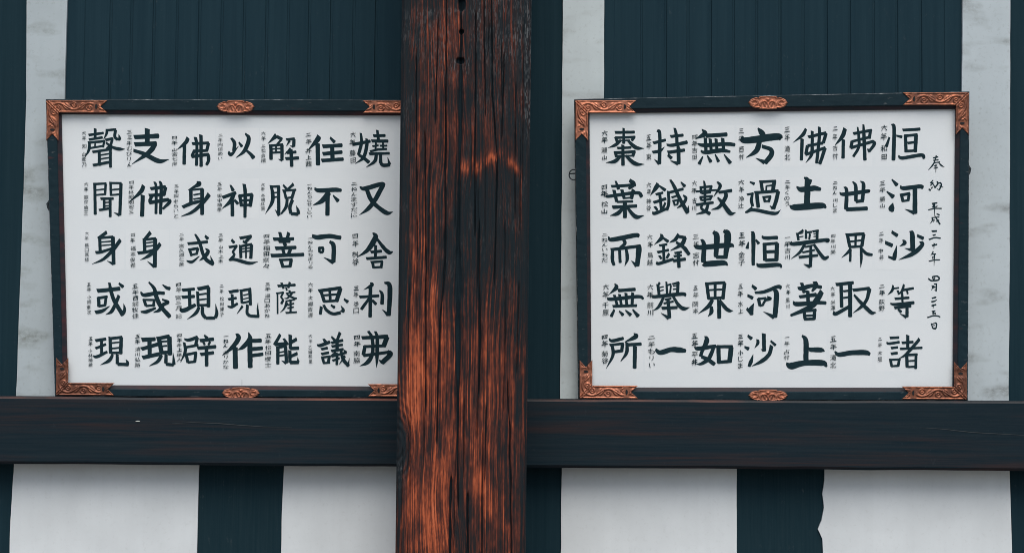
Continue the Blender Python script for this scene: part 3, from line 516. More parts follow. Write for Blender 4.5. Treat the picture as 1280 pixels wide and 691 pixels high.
# ------------------------------------------------------------------ the beam under the boards
YR = -0.13
def beam():
    L = [at(0, 495.5, YR), at(0, 579.5, YR)]
    Rr = [at(1280, 501.5, YR), at(1280, 588.5, YR)]
    def ext(a, b, x):
        t = (x - a.x) / (b.x - a.x)
        return a.z + (b.z - a.z) * t
    n = 420
    xs = np.linspace(-4.3, 4.5, n)
    bz = 0.012
    prof = []
    verts, faces = [], []
    m = 7
    for i, x in enumerate(xs):
        zt = ext(L[0], Rr[0], x)
        zb = ext(L[1], Rr[1], x)
        w = (fbm(np.array([x * 4]), np.array([0.3]), 3, 3)[0] - 0.5) * 0.005
        w2 = (fbm(np.array([x * 5]), np.array([0.7]), 4, 3)[0] - 0.5) * 0.004
        w3 = (fbm(np.array([x * 14]), np.array([0.7]), 9, 3)[0] - 0.5) * 0.004
        ring = [(0.05, zt), (YR + 0.010, zt + w), (YR + 0.003 + w3 * 0.5, zt - 0.003 + w), (YR, zt - 0.0075 + w), (YR, zb + 0.010 + w2), (YR + 0.009, zb + w2), (0.05, zb)]
        verts += [(x, a, b) for a, b in ring]
    for i in range(n - 1):
        for k in range(m):
            a, b = i * m + k, i * m + (k + 1) % m
            faces.append([a, b, b + m, a + m])
    faces.append(list(range(m))[::-1])
    faces.append([(n - 1) * m + k for k in range(m)])
    return verts, faces
# worn reddish arris along the top of the beam: a material of its own with patches of bare wood
def arris_mat():
    m, nt, b = new_mat('worn_beam_edge')
    w = noise(nt, coords(nt, (1.6, 1, 1)), 1.0, 5, 0.6)
    c = ramp(nt, w, [(0.42, (0.012, 0.016, 0.020)), (0.56, (0.10, 0.034, 0.024)), (0.74, (0.22, 0.070, 0.04))])
    nt.links.new(c, b.inputs['Base Color'])
    b.inputs['Roughness'].default_value = 0.7
    return m
bv, bf = beam()
bm_o = mesh_obj('wooden_beam', bv, bf, M_BEAM)
bm_o.data.materials.append(arris_mat())
for p in bm_o.data.polygons:
    c = p.center
    if p.index < 419 * 7 and p.index % 7 in (1, 2):
        p.material_index = 1
tag(bm_o, 'long horizontal dark brown beam running under both framed boards behind the pillar', 'beam')
# a long drying check in the beam's face and a small pale splinter
def strip(pts, widths, y, name, mat, parent):
    P = [at(px, py, y) for px, py in pts]
    v, f = [], []
    for i, p in enumerate(P):
        w = widths[i] * 0.0028 / 2
        v += [(p.x, p.y, p.z + w), (p.x, p.y, p.z - w)]
        if i:
            f.append([2 * i - 2, 2 * i - 1, 2 * i + 1, 2 * i])
    return mesh_obj(name, v, f, mat, parent)
m_chk, nt_, b_ = new_mat('split_wood'); b_.inputs['Base Color'].default_value = (0.030, 0.040, 0.045, 1); b_.inputs['Roughness'].default_value = 0.9
m_spl, nt_, b_ = new_mat('pale_splinter'); b_.inputs['Base Color'].default_value = (0.6, 0.6, 0.58, 1)
strip([(215, 529), (240, 527.5), (275, 529), (300, 531), (330, 533), (365, 533.5)], [0.3, 0.6, 1.0, 0.9, 0.7, 0.2], YR - 0.0012, 'drying_check', m_chk, bm_o)
strip([(1150, 534), (1180, 536), (1215, 540), (1270, 543), (1300, 545)], [0.2, 0.7, 0.8, 0.6, 0.4], YR - 0.0012, 'drying_check', m_chk, bm_o)
strip([(169.5, 526.2), (172, 526), (175, 526.1)], [0.6, 1.3, 0.6], YR - 0.002, 'splinter', m_spl, bm_o)

# ------------------------------------------------------------------ the weathered pillar in front
YF = -0.42
def pillar():
    edge = lambda k, py: (502.0 - 8.0 * py / 691.0) if k == 0 else (664.0 - 7.5 * py / 691.0)
    nu = 330
    us = np.linspace(0, 1, nu)
    us = np.concatenate([us])
    rows_v = np.arange(-14, 706, 0.95)
    rows = np.concatenate([[-500, -250], rows_v, [760, 900, 1150]])
    nr = len(rows)
    U, PY = np.meshgrid(us, rows)
    PX = (502.0 - 8.0 * PY / 691.0) * (1 - U) + (664.0 - 7.5 * PY / 691.0) * U
    sx = PX + 8.0 * PY / 691.0                  # pillar pixel, lean taken out (502..664)
    x, y = sx, PY
    # --- grain coordinates: bend round the two knots
    def knot(cx, cy, rx, ry, amt):
        dx, dy = (x - cx) / rx, (y - cy) / ry
        return amt * np.exp(-(dx * dx + dy * dy)) * np.sign(dx + 1e-6) * np.minimum(1, np.abs(dx) * 1.6)
    gx = x - knot(500, 556, 22, 34, 14) - knot(606, 275, 34, 62, 10) + 2.5 * (fbm(x * 0.01, y * 0.004, 31, 3) - 0.5) * 10
    fib = fbm(gx * 0.60, y * 0.008, 1, 4)
    fib2 = fbm(gx * 1.25, y * 0.016, 2, 3)
    ring = fbm(gx * 0.17, y * 0.0035, 3, 4)
    blot = fbm(x * 0.045, y * 0.022, 4, 5)
    blot2 = fbm(x * 0.12, y * 0.05, 5, 4)
    G = lambda cx, cy, rx, ry: np.exp(-(((x - cx) / rx) ** 2 + ((y - cy) / ry) ** 2))
    # --- where the dark stain is worn down to orange wood, with shade painted down the left edge
    low = sstep(330, 470, y)
    worn = 0.21 + 0.17 * low + 0.13 * low * (1 - sstep(556, 600, x)) - 0.04 * (1 - low) * sstep(575, 640, x)
    worn += 0.27 * G(532, 300, 20, 110) + 0.20 * G(540, 470, 30, 80) + 0.20 * G(515, 500, 20, 60)
    worn += 0.28 * G(568, 42, 14, 34) + 0.11 * G(550, 100, 26, 60) + 0.18 * G(553, 165, 26, 40) + 0.16 * G(590, 165, 26, 14)
    arc_c = 214 - 19 * np.exp(-((x - 622) / 22.0) ** 2) + 7 * np.exp(-((x - 592) / 9.0) ** 2) - 6 * np.exp(-((x - 585) / 9.0) ** 2) + 0.0016 * np.maximum(0, x - 640) ** 3
    arc = np.exp(-((y - arc_c) / 8.0) ** 2) * sstep(574, 584, x) * (1 - sstep(648, 657, x))
    worn += 0.52 * arc * sstep(0.30, 0.60, blot2) + 0.15 * arc + 0.20 * G(592, 203, 11, 8) + 0.12 * G(620, 200, 34, 16)
    worn += 0.46 * G(607, 602, 10, 20) + 0.3 * G(620, 625, 7, 26) + 0.40 * G(545, 655, 9, 22) + 0.14 * G(618, 470, 22, 60) + 0.10 * G(600, 540, 26, 50)
    worn += 0.2 * G(530, 610, 18, 40)
    worn -= 0.36 * G(603, 272, 30, 46) + 0.25 * G(640, 330, 26, 90) + 0.30 * G(505, 200, 12, 400) * 0.8 + 0.10 * G(645, 90, 30, 90)
    worn -= 0.34 * (1 - sstep(502, 514, x)) * (1 - low * 0.45)  # shade of the left chamfer, put into the wood colour as a dark band
    worn -= 0.22 * sstep(646, 660, x)
    worn -= 0.8 * G(502, 553, 15, 24) + 0.5 * G(503, 600, 9, 60) + 0.25 * G(572, 360, 12, 46) + 0.2 * G(588, 680, 9, 40)
    # knot rings
    rk = np.sqrt(((x - 500) / 1.0) ** 2 + ((y - 556) / 1.9) ** 2)
    rings = 0.5 + 0.5 * np.sin(rk * 1.15 + 3 * blot2)
    kz = np.exp(-(rk / 26.0) ** 2)
    flk = fbm(gx * 0.55, y * 0.14, 9, 4)
    lw = np.sin(np.pi * (gx / 4.6 + 1.3 * fbm(gx * 0.03, y * 0.003, 8, 3) + 0.25 * fbm(x * 0.3, y * 0.03, 10, 2)))
    lines = 0.55 - 1.6 * np.exp(-(lw / 0.42) ** 2)
    amp = 0.35 + 0.65 * sstep(0.35, 0.65, fbm(x * 0.03, y * 0.012, 41, 3))
    val = worn - 0.04 + 0.18 * lines * amp + 0.48 * (flk - 0.5) + 0.85 * (fib - 0.5) + 1.0 * (fib2 - 0.5) + 0.36 * (blot - 0.5) + 0.50 * (blot2 - 0.5)
    val = val - 0.30 * kz * rings
    orange = np.clip(val, 0, 1)
    # --- cracks: (x, y0, y1, half width, depth)
    def path(pts):
        ys, xs_ = [p[1] for p in pts], [p[0] for p in pts]
        return np.interp(y, ys, xs_), (y >= ys[0]) * (y <= ys[-1])
    crk = np.zeros_like(x)
    def add_crack(pts, hw, wob=1.2, seed=7, k=1.0):
        nonlocal crk
        px_, on = path(pts)
        px_ = px_ + 0.5 * wob * (fbm(y * 0.03, y * 0 + seed, seed, 3) - 0.5) * 2
        h = hw if np.isscalar(hw) else np.interp(y, [p[0] for p in hw], [p[1] for p in hw])
        h = 0.78 * h * (0.6 + 0.8 * fbm(y * 0.05, y * 0 + 2.0, seed + 50, 2))
        endf = sstep(pts[0][1], pts[0][1] + 14, y) * (1 - sstep(pts[-1][1] - 14, pts[-1][1], y))
        if pts[0][1] < 0: endf = (1 - sstep(pts[-1][1] - 14, pts[-1][1], y))
        crk = np.maximum(crk, k * np.exp(-((x - px_) / np.maximum(0.35, h * endf + 0.05)) ** 2) * on * np.minimum(1, endf * 2))
    add_crack([(575, -60), (577, 60), (577, 120), (577, 180), (576, 300), (577, 360), (577, 420), (578, 480), (578, 560), (580, 640)],
              [(-60, 3.5), (12, 3.5), (18, 1.5), (80, 1.6), (92, 3.6), (175, 3.2), (200, 1.9), (310, 1.9), (345, 5.5), (400, 6.0), (430, 4.2), (470, 3.0), (520, 2.2), (580, 1.2), (640, 0.8)], 1.0, 11)
    add_crack([(571, 590), (570, 640), (571, 800)], 1.7, 0.8, 12)
    add_crack([(558, -60), (559, 200), (560, 330), (555, 400), (553, 470), (552, 560)], [(-60, 0.9), (300, 1.3), (420, 1.6), (560, 0.8)], 0.8, 13)
    add_crack([(602, 270), (602, 350), (605, 420), (604, 500)], [(270, 0.6), (340, 1.6), (430, 1.5), (500, 0.7)], 0.8, 14)
    add_crack([(595, 10), (596, 200), (597, 300)], 0.9, 0.6, 15)
    add_crack([(613, -60), (617, 120), (624, 200), (622, 360)], 0.8, 0.8, 16)
    add_crack([(548, 20), (546, 160)], 0.7, 0.8, 17)
    add_crack([(533, 160), (536, 330), (538, 520)], 0.9, 0.8, 18)
    add_crack([(631, 60), (629, 180)], 0.7, 0.8, 19)
    add_crack([(640, 470), (644, 560), (650, 800)], 0.8, 2.2, 20)
    add_crack([(592, 610), (592, 800)], 1.6, 1.0, 21)
    add_crack([(604, -60), (606, 60), (609, 150)], 0.7, 0.8, 22)
    add_crack([(521, 60), (523, 200), (526, 330)], 0.6, 0.8, 23)
    for s in range(26):
        r = random.Random(900 + s)
        xx = r.uniform(510, 655); y0 = r.uniform(-40, 560); ln = r.uniform(60, 220)
        add_crack([(xx, y0), (xx + r.uniform(-2, 2), y0 + ln)], r.uniform(0.4, 0.75), 0.7, 30 + s, r.uniform(0.35, 0.8))
    # nail recesses on the crack line
    rec = np.zeros_like(x)
    for cx, cy, hw, hh in ((577, 6, 4.5, 9), (577, 40, 3.2, 3.2), (576.5, 76, 5.0, 3.8)):
        rec = np.maximum(rec, (1 - sstep(0.75, 1.12, np.abs((x - cx) / hw) ** 2.6 + np.abs((y - cy) / hh) ** 2.6 + 1.3 * (blot2 - 0.5) + 0.8 * (fib2 - 0.5))))
    # bleached grey fibres: right arris above, around the recesses, left of the knot
    grey = 0.9 * sstep(653, 662, x) * (1 - sstep(120, 210, y)) + 0.55 * G(505, 592, 7, 16) + 0.42 * G(577, 82, 9, 5) + 0.45 * G(560, 15, 40, 4) + 0.5 * G(570, 82, 5, 7) + 0.5 * G(584, 80, 4, 8)
    grey += 0.55 * (1 - sstep(70, 190, y)) * sstep(0.40, 0.70, blot) * (0.55 + 0.45 * sstep(585, 640, x)) + 0.14 * sstep(0.5, 0.7, blot2) * (1 - low) + 0.2 * G(574, 330, 12, 14)
    gfl = fbm(x * 0.9, y * 0.22, 77, 3)
    grey = np.clip(grey * 1.25 * sstep(0.46, 0.66, gfl), 0, 1)
    # --- relief (metres)
    chamf = 0.010 * ((1 - sstep(502, 507, x)) ** 1.5 + sstep(660, 664.5, x) ** 1.5)
    edge_w = 0.006 * (fbm(y * 0.03, y * 0 + 1, 61, 3) - 0.5)
    D = chamf + 0.012 * crk + 0.014 * rec + 0.0022 * (0.5 - fib) + 0.0014 * (0.5 - fib2) + 0.0035 * kz * rings + 0.004 * (0.5 - ring)
    D = D - 0.0022 * orange
    verts = np.zeros((nr, nu + 4, 3))
    c0 = CAM_LOC
    # rays for all vertices
    A = np.array(CAM_ROT)
    dx, dy, dz = (PX - W_PX / 2) / F_PX, (H_PX / 2 - PY) / F_PX, -np.ones_like(PX)
    d = np.stack([dx, dy, dz], -1) @ A.T
    t = (YF - c0.y) / d[..., 1]
    X = c0.x + d[..., 0] * t
    Z = c0.z + d[..., 2] * t
    Zrow = Z.mean(axis=1, keepdims=True)
    verts[:, 2:-2, 0] = X
    verts[:, 2:-2, 1] = YF + D
    verts[:, 2:-2, 2] = np.repeat(Zrow, nu, 1)
    bev = 0.010
    for col, xc, yy in ((1, X[:, 0] - 0.0015, YF + 0.03), (0, X[:, 0] - 0.0015, 0.02), (-2, X[:, -1] + 0.0015, YF + 0.03), (-1, X[:, -1] + 0.0015, 0.02)):
        verts[:, col, 0] = xc
        verts[:, col, 1] = yy
        verts[:, col, 2] = Zrow[:, 0]
    verts[-1, :, 2] = 0.0
    nc = nu + 4
    idx = np.arange(nr * nc).reshape(nr, nc)
    q = np.stack([idx[1:, :-1], idx[1:, 1:], idx[:-1, 1:], idx[:-1, :-1]], -1).reshape(-1, 4)
    me = bpy.data.meshes.new('wooden_pillar')
    me.from_pydata(verts.reshape(-1, 3).tolist(), [], q.tolist())
    me.update()
    me.polygons.foreach_set('use_smooth', [True] * len(me.polygons))
    pad = lambda a: np.concatenate([a[:, :1], a[:, :1], a, a[:, -1:], a[:, -1:]], 1)
    for nm, arr in (('worn', orange), ('grey', grey), ('split', np.maximum(crk, rec)), ('tone', fib)):
        at_ = me.attributes.new(nm, 'FLOAT', 'POINT')
        at_.data.foreach_set('value', pad(arr).astype(np.float32).ravel())
    o = bpy.data.objects.new('wooden_pillar', me)
    COL.objects.link(o)
    m, nt, b = new_mat('weathered_pillar_wood')
    def attr(n):
        a = nt.nodes.new('ShaderNodeAttribute'); a.attribute_name = n
        return a.outputs['Fac']
    micro = noise(nt, coords(nt, (420, 420, 9)), 1.0, 4, 0.65)
    micro2 = noise(nt, coords(nt, (190, 190, 5)), 1.0, 4, 0.62)
    mth = nt.nodes.new('ShaderNodeMath'); mth.operation = 'MULTIPLY_ADD'
    nt.links.new(micro, mth.inputs[0]); mth.inputs[1].default_value = 0.36
    nt.links.new(attr('worn'), mth.inputs[2])
    hf = nt.nodes.new('ShaderNodeMath'); hf.operation = 'MULTIPLY_ADD'
    nt.links.new(micro2, hf.inputs[0]); hf.inputs[1].default_value = 0.58
    nt.links.new(mth.outputs[0], hf.inputs[2])
    mr = nt.nodes.new('ShaderNodeMapRange'); mr.inputs['From Min'].default_value = 0.3; mr.inputs['From Max'].default_value = 1.7
    nt.links.new(hf.outputs[0], mr.inputs['Value'])
    c = ramp(nt, mr.outputs[0], PILLAR_RAMP)
    gm = nt.nodes.new('ShaderNodeMath'); gm.operation = 'MULTIPLY'
    nt.links.new(attr('grey'), gm.inputs[0])
    nt.links.new(ramp(nt, micro, [(0.40, 0.0), (0.62, 1.0)]), gm.inputs[1])
    c = mix(nt, gm.outputs[0], c, (0.13, 0.142, 0.148))
    c = mix(nt, ramp(nt, attr('split'), [(0.25, 0.0), (0.7, 1.0)]), c, (0.008, 0.017, 0.023))
    nt.links.new(c, b.inputs['Base Color'])
    b.inputs['Roughness'].default_value = 0.75
    b.inputs['Specular IOR Level'].default_value = 0.12
    bump(nt, b, micro, 0.5, 0.0015)
    me.materials.append(m)
    tag(o, 'thick weathered brown wooden pillar with worn orange grain and long vertical cracks', 'pillar')
# stain over bare wood: dark blue-grey, dark brown, red brown, orange
PILLAR_RAMP = [(0.44, (0.0095, 0.0175, 0.0225)), (0.62, (0.0235, 0.0180, 0.0190)), (0.80, (0.050, 0.0225, 0.0195)), (0.98, (0.094, 0.0305, 0.0225)), (1.18, (0.185, 0.049, 0.027)), (1.42, (0.40, 0.098, 0.043)), (1.62, (0.60, 0.175, 0.08))]
PILLAR_RAMP = [((p - 0.3) / 1.4, c) for p, c in PILLAR_RAMP]
pillar()

# ------------------------------------------------------------------ the two framed boards
def lacquer_mat():
    m, nt, b = new_mat('black_lacquer')
    v = coords(nt, (1, 1, 1))
    base = ramp(nt, noise(nt, coords(nt, (14, 60, 14)), 1.0, 4, 0.6), [(0.3, (0.0065, 0.021, 0.030)), (0.7, (0.0115, 0.030, 0.040))])
    sc = noise(nt, coords(nt, (26, 90, 150)), 1.0, 5, 0.65)
    c = mix(nt, ramp(nt, sc, [(0.635, 0.0), (0.74, 0.6)]), base, (0.15, 0.165, 0.17))
    red = noise(nt, coords(nt, (9, 30, 40), (2, 0, 1)), 1.0, 5, 0.6)
    c = mix(nt, ramp(nt, red, [(0.66, 0.0), (0.78, 0.7)]), c, (0.10, 0.030, 0.025))
    nt.links.new(c, b.inputs['Base Color'])
    b.inputs['Roughness'].default_value = 0.6
    b.inputs['Specular IOR Level'].default_value = 0.12
    bump(nt, b, sc, 0.25, 0.001)
    return m
def plum_mat(red=1.0):
    m, nt, b = new_mat('plum_lacquer_lip')
    n = noise(nt, coords(nt, (7, 30, 7)), 1.0, 5, 0.6)
    c = ramp(nt, n, [(0.4, (0.014, 0.019, 0.026)), (0.62, (0.030 * red, 0.020, 0.025)), (0.78, (0.070 * red, 0.030, 0.029))])
    nt.links.new(c, b.inputs['Base Color'])
    b.inputs['Roughness'].default_value = 0.6
    b.inputs['Specular IOR Level'].default_value = 0.25
    return m
def copper_mat(name, bright, dull, lo, hi):
    m, nt, b = new_mat(name)
    n = noise(nt, coords(nt, (45, 45, 45)), 1.0, 5, 0.65)
    n2 = noise(nt, coords(nt, (7, 7, 7), (1, 2, 3)), 1.0, 3, 0.6)
    c = ramp(nt, n, [(0.25, dull), (0.65, bright)])
    c = mix(nt, ramp(nt, n2, [(lo, 0.0), (hi, 0.75)]), c, dull)
    nt.links.new(c, b.inputs['Base Color'])
    b.inputs['Metallic'].default_value = 0.78
    r = ramp(nt, n, [(0.3, 0.58), (0.7, 0.44)])
    nt.links.new(r, b.inputs['Roughness'])
    bump(nt, b, n, 0.2, 0.0008)
    return m
def paper_mat():
    m, nt, b = new_mat('white_paper')
    v = coords(nt, (1, 1, 1))
    n = noise(nt, v, 3.5, 4, 0.6)
    c = ramp(nt, n, [(0.3, (0.70, 0.77, 0.80)), (0.7, (0.745, 0.805, 0.83))])
    f = noise(nt, v, 260, 2, 0.5)
    c = mix(nt, ramp(nt, f, [(0.45, 0.0), (0.8, 0.12)]), c, (0.60, 0.66, 0.68))
    nt.links.new(c, b.inputs['Base Color'])
    b.inputs['Roughness'].default_value = 0.85
    b.inputs['Specular IOR Level'].default_value = 0.25
    bump(nt, b, n, 0.25, 0.004)
    return m
def sheet_mat():
    m, nt, b = new_mat('writing_sheet')
    n = noise(nt, coords(nt, (5, 5, 5)), 1.0, 4, 0.6)
    c = ramp(nt, n, [(0.3, (0.712, 0.777, 0.805)), (0.7, (0.752, 0.81, 0.834))])
    nt.links.new(c, b.inputs['Base Color'])
    b.inputs['Roughness'].default_value = 0.88
    b.inputs['Specular IOR Level'].default_value = 0.2
    bump(nt, b, n, 0.3, 0.003)
    return m
def ink_mat():
    m, nt, b = new_mat('black_ink')
    n = noise(nt, coords(nt, (40, 40, 40)), 1.0, 4, 0.6)
    c = ramp(nt, n, [(0.3, (0.0080, 0.0255, 0.034)), (0.75, (0.0150, 0.037, 0.047))])
    nt.links.new(c, b.inputs['Base Color'])
    b.inputs['Roughness'].default_value = 0.85
    b.inputs['Specular IOR Level'].default_value = 0.08
    return m
def frame_arris_mat():
    m, nt, b = new_mat('chipped_lacquer_edge')
    n = noise(nt, coords(nt, (11, 30, 11), (3, 0, 2)), 1.0, 6, 0.7)
    c = ramp(nt, n, [(0.48, (0.010, 0.024, 0.032)), (0.56, (0.085, 0.10, 0.11)), (0.66, (0.30, 0.32, 0.325))])
    nt.links.new(c, b.inputs['Base Color'])
    b.inputs['Roughness'].default_value = 0.8
    return m
M_ARRIS = frame_arris_mat()
M_LACQ, M_PLUM, M_PAPER, M_SHEET, M_INK = lacquer_mat(), plum_mat(), paper_mat(), sheet_mat(), ink_mat()
M_COP_A = copper_mat('aged_copper', (0.44, 0.168, 0.092), (0.11, 0.058, 0.048), 0.40, 0.72)
M_COP_B = copper_mat('bright_copper', (0.54, 0.215, 0.128), (0.25, 0.112, 0.078), 0.50, 0.85)
m_iron, nt_, b_iron = new_mat('dark_iron')
b_iron.inputs['Base Color'].default_value = (0.010, 0.022, 0.028, 1)
b_iron.inputs['Roughness'].default_value = 0.6
m_hole, nt_, b_hole = new_mat('dark_slot')
b_hole.inputs['Base Color'].default_value = (0.010, 0.012, 0.014, 1)
b_hole.inputs['Roughness'].default_value = 0.9

M_SEAM, nt_, b_seam = new_mat('paper_seam')
b_seam.inputs['Base Color'].default_value = (0.42, 0.46, 0.48, 1)

class Board:
    """a plane with its own axes: e1 along the lower edge, e2 up, n towards the viewer"""
    def __init__(self, tl, tr, br, bl, ybot, ytop_l, ytop_r):
        B = at(*bl, ybot)
        T = at(*tl, ytop_l)
        Q = at(*tr, ytop_r)
        self.o = B
        n = (Q - T).cross(B - T).normalized()
        if n.y > 0: n = -n
        self.n = n
        e1 = at(*br, ybot) - B
        self.e1 = (e1 - n * e1.dot(n)).normalized()
        self.e2 = n.cross(self.e1).normalized()
        if self.e2.z < 0: self.e2 = -self.e2
        self.mat = Matrix(((self.e1.x, self.e2.x, n.x, B.x), (self.e1.y, self.e2.y, n.y, B.y), (self.e1.z, self.e2.z, n.z, B.z), (0, 0, 0, 1)))
    def uv(self, px, py, h=0.0):
        """board coordinates of the point seen at a pixel, h in front of the board plane"""
        d = ray(px, py)
        o = self.o + self.n * h
        t = (o - CAM_LOC).dot(self.n) / d.dot(self.n)
        p = CAM_LOC + d * t - self.o
        return (p.dot(self.e1), p.dot(self.e2))

def catmull(pts, n=9):
    """pts: list of (x, y, w) -> dense list"""
    if len(pts) == 2:
        a, b = np.array(pts[0], float), np.array(pts[1], float)
        return [tuple(a + (b - a) * t) for t in np.linspace(0, 1, n)]
    P = [np.array(p, float) for p in pts]
    P = [2 * P[0] - P[1]] + P + [2 * P[-1] - P[-2]]
    out = []
    for i in range(1, len(P) - 2):
        p0, p1, p2, p3 = P[i - 1:i + 3]
        for t in np.linspace(0, 1, n, endpoint=False):
            t2, t3 = t * t, t * t * t
            q = 0.5 * ((2 * p1) + (-p0 + p2) * t + (2 * p0 - 5 * p1 + 4 * p2 - p3) * t2 + (-p0 + 3 * p1 - 3 * p2 + p3) * t3)
            out.append(tuple(q))
    out.append(tuple(P[-2]))
    return [(x, y, max(3.0, w)) for x, y, w in out]

def stroke_outline(pts, seed):
    """brush stroke outline: left and right rails with a slanted entry and a pressed, rounded end"""
    C = catmull(pts)
    n = len(C)
    L, Rr = [], []
    xy = np.array([(c[0], c[1]) for c in C])
    tan = np.gradient(xy, axis=0)
    tan /= np.maximum(1e-6, np.linalg.norm(tan, axis=1))[:, None]
    r = random.Random(seed)
    ph = r.uniform(0, 99)
    cum = np.concatenate([[0], np.cumsum(np.linalg.norm(np.diff(xy, axis=0), axis=1))])
    wl = 1 + 0.10 * (fbm(cum * 0.022 + ph, cum * 0 + 0.3, 3, 2) - 0.5) * 2
    wr = 1 + 0.10 * (fbm(cum * 0.022 + ph, cum * 0 + 9.3, 4, 2) - 0.5) * 2
    for i in range(n):
        w = C[i][2] / 2
        nx, ny = -tan[i][1], tan[i][0]
        L.append(xy[i] + np.array((nx, ny)) * w * wl[i])
        Rr.append(xy[i] - np.array((nx, ny)) * w * wr[i])
    # entry: the corner lying up-left reaches further, the other is cut back
    w0, w1 = C[0][2], C[-1][2]
    up = np.array((-0.6, -0.8))
    if w0 > 16:
        e = -tan[0]
        a = L if np.dot(L[0] - xy[0], up) > 0 else Rr
        o = Rr if a is L else L
        a[0] = a[0] + e * w0 * 0.20 + up * w0 * 0.06
        o[0] = o[0] - e * w0 * 0.06
        mid0 = xy[0] + e * w0 * 0.13
    else:
        mid0 = xy[0] - tan[0] * w0 * 0.5
    cap = []
    if w1 > 16:
        e = tan[-1]
        hw = w1 / 2
        nn = np.array((-tan[-1][1], tan[-1][0]))
        for ang in (55, 20, -20, -55):
            a = R(ang)
            cap.append(xy[-1] + nn * hw * math.sin(a) * 1.03 + e * hw * 0.48 * math.cos(a))
    else:
        cap.append(xy[-1] + tan[-1] * w1)
    return L, Rr, mid0, cap

def brush_mesh(board, x0, y0, spec, h, seed, scale=10.6667):
    verts, faces = [], []
    k = 0
    for si, s in enumerate(spec.split(';')):
        head, body = s.split(':')
        dw = float(head)
        pts = []
        for tok in body.split():
            p = [float(t) for t in tok.split(',')]
            pts.append((p[0], p[1], p[2] if len(p) > 2 else dw))
        L, Rr, mid0, cap = stroke_outline(pts, seed * 131 + si)
        z = h + 0.00006 * si
        def put(p):
            u, v = board.uv(x0 + p[0] / scale, y0 + p[1] / scale, h)
            verts.append((u, v, z))
            return len(verts) - 1
        li = [put(p) for p in L]
        ri = [put(p) for p in Rr]
        m0 = put(mid0)
        ci = [put(p) for p in cap]
        faces.append((m0, ri[0], li[0]))
        for i in range(len(li) - 1):
            faces.append((li[i], ri[i], ri[i + 1], li[i + 1]))
        ring = [li[-1]] + ci + [ri[-1]]
        faces.append(tuple(ring[::-1]))
    # all faces look towards the viewer
    fixed = []
    for f in faces:
        a = sum(verts[f[i]][0] * verts[f[(i + 1) % len(f)]][1] - verts[f[(i + 1) % len(f)]][0] * verts[f[i]][1] for i in range(len(f)))
        fixed.append(f if a > 0 else f[::-1])
    return verts, fixed

def brush_box(spec, fat, seed):
    verts, faces = [], []
    for si, s in enumerate(spec.split(';')):
        head, body = s.split(':')
        pts = []
        for tok in body.split():
            p = [float(t) for t in tok.split(',')]
            pts.append((p[0], p[1], (p[2] if len(p) > 2 else float(head)) * fat))
        L, Rr, mid0, cap = stroke_outline(pts, seed * 131 + si)
        b = len(verts)
        n = len(L)
        verts += [tuple(p) for p in L] + [tuple(p) for p in Rr] + [tuple(mid0)] + [tuple(p) for p in cap]
        faces.append((b + 2 * n, b + n, b))
        faces += [(b + i, b + n + i, b + n + i + 1, b + i + 1) for i in range(n - 1)]
        faces.append(tuple([b + n - 1] + [b + 2 * n + 1 + k for k in range(len(cap))] + [b + 2 * n - 1]))
    return verts, faces

def glyph_mesh(text, offset=0.004):
    """writing in Blender's own built-in font, one glyph under the other: lists of verts and faces inside 0..1"""
    cu = bpy.data.curves.new('lettering', 'FONT')
    cu.body = '\n'.join(ch if ch != ' ' else ' ' for ch in text)
    cu.align_x = 'CENTER'
    cu.space_line = 1.0
    cu.offset = offset
    cu.resolution_u = 2
    o = bpy.data.objects.new('lettering', cu)
    COL.objects.link(o)
    dg = bpy.context.evaluated_depsgraph_get()
    me = bpy.data.meshes.new_from_object(o.evaluated_get(dg))
    vs = np.array([v.co[:2] for v in me.vertices]) if len(me.vertices) else np.zeros((0, 2))
    fs = [tuple(p.vertices) for p in me.polygons]
    bpy.data.objects.remove(o)
    bpy.data.curves.remove(cu)
    bpy.data.meshes.remove(me)
    return vs, fs

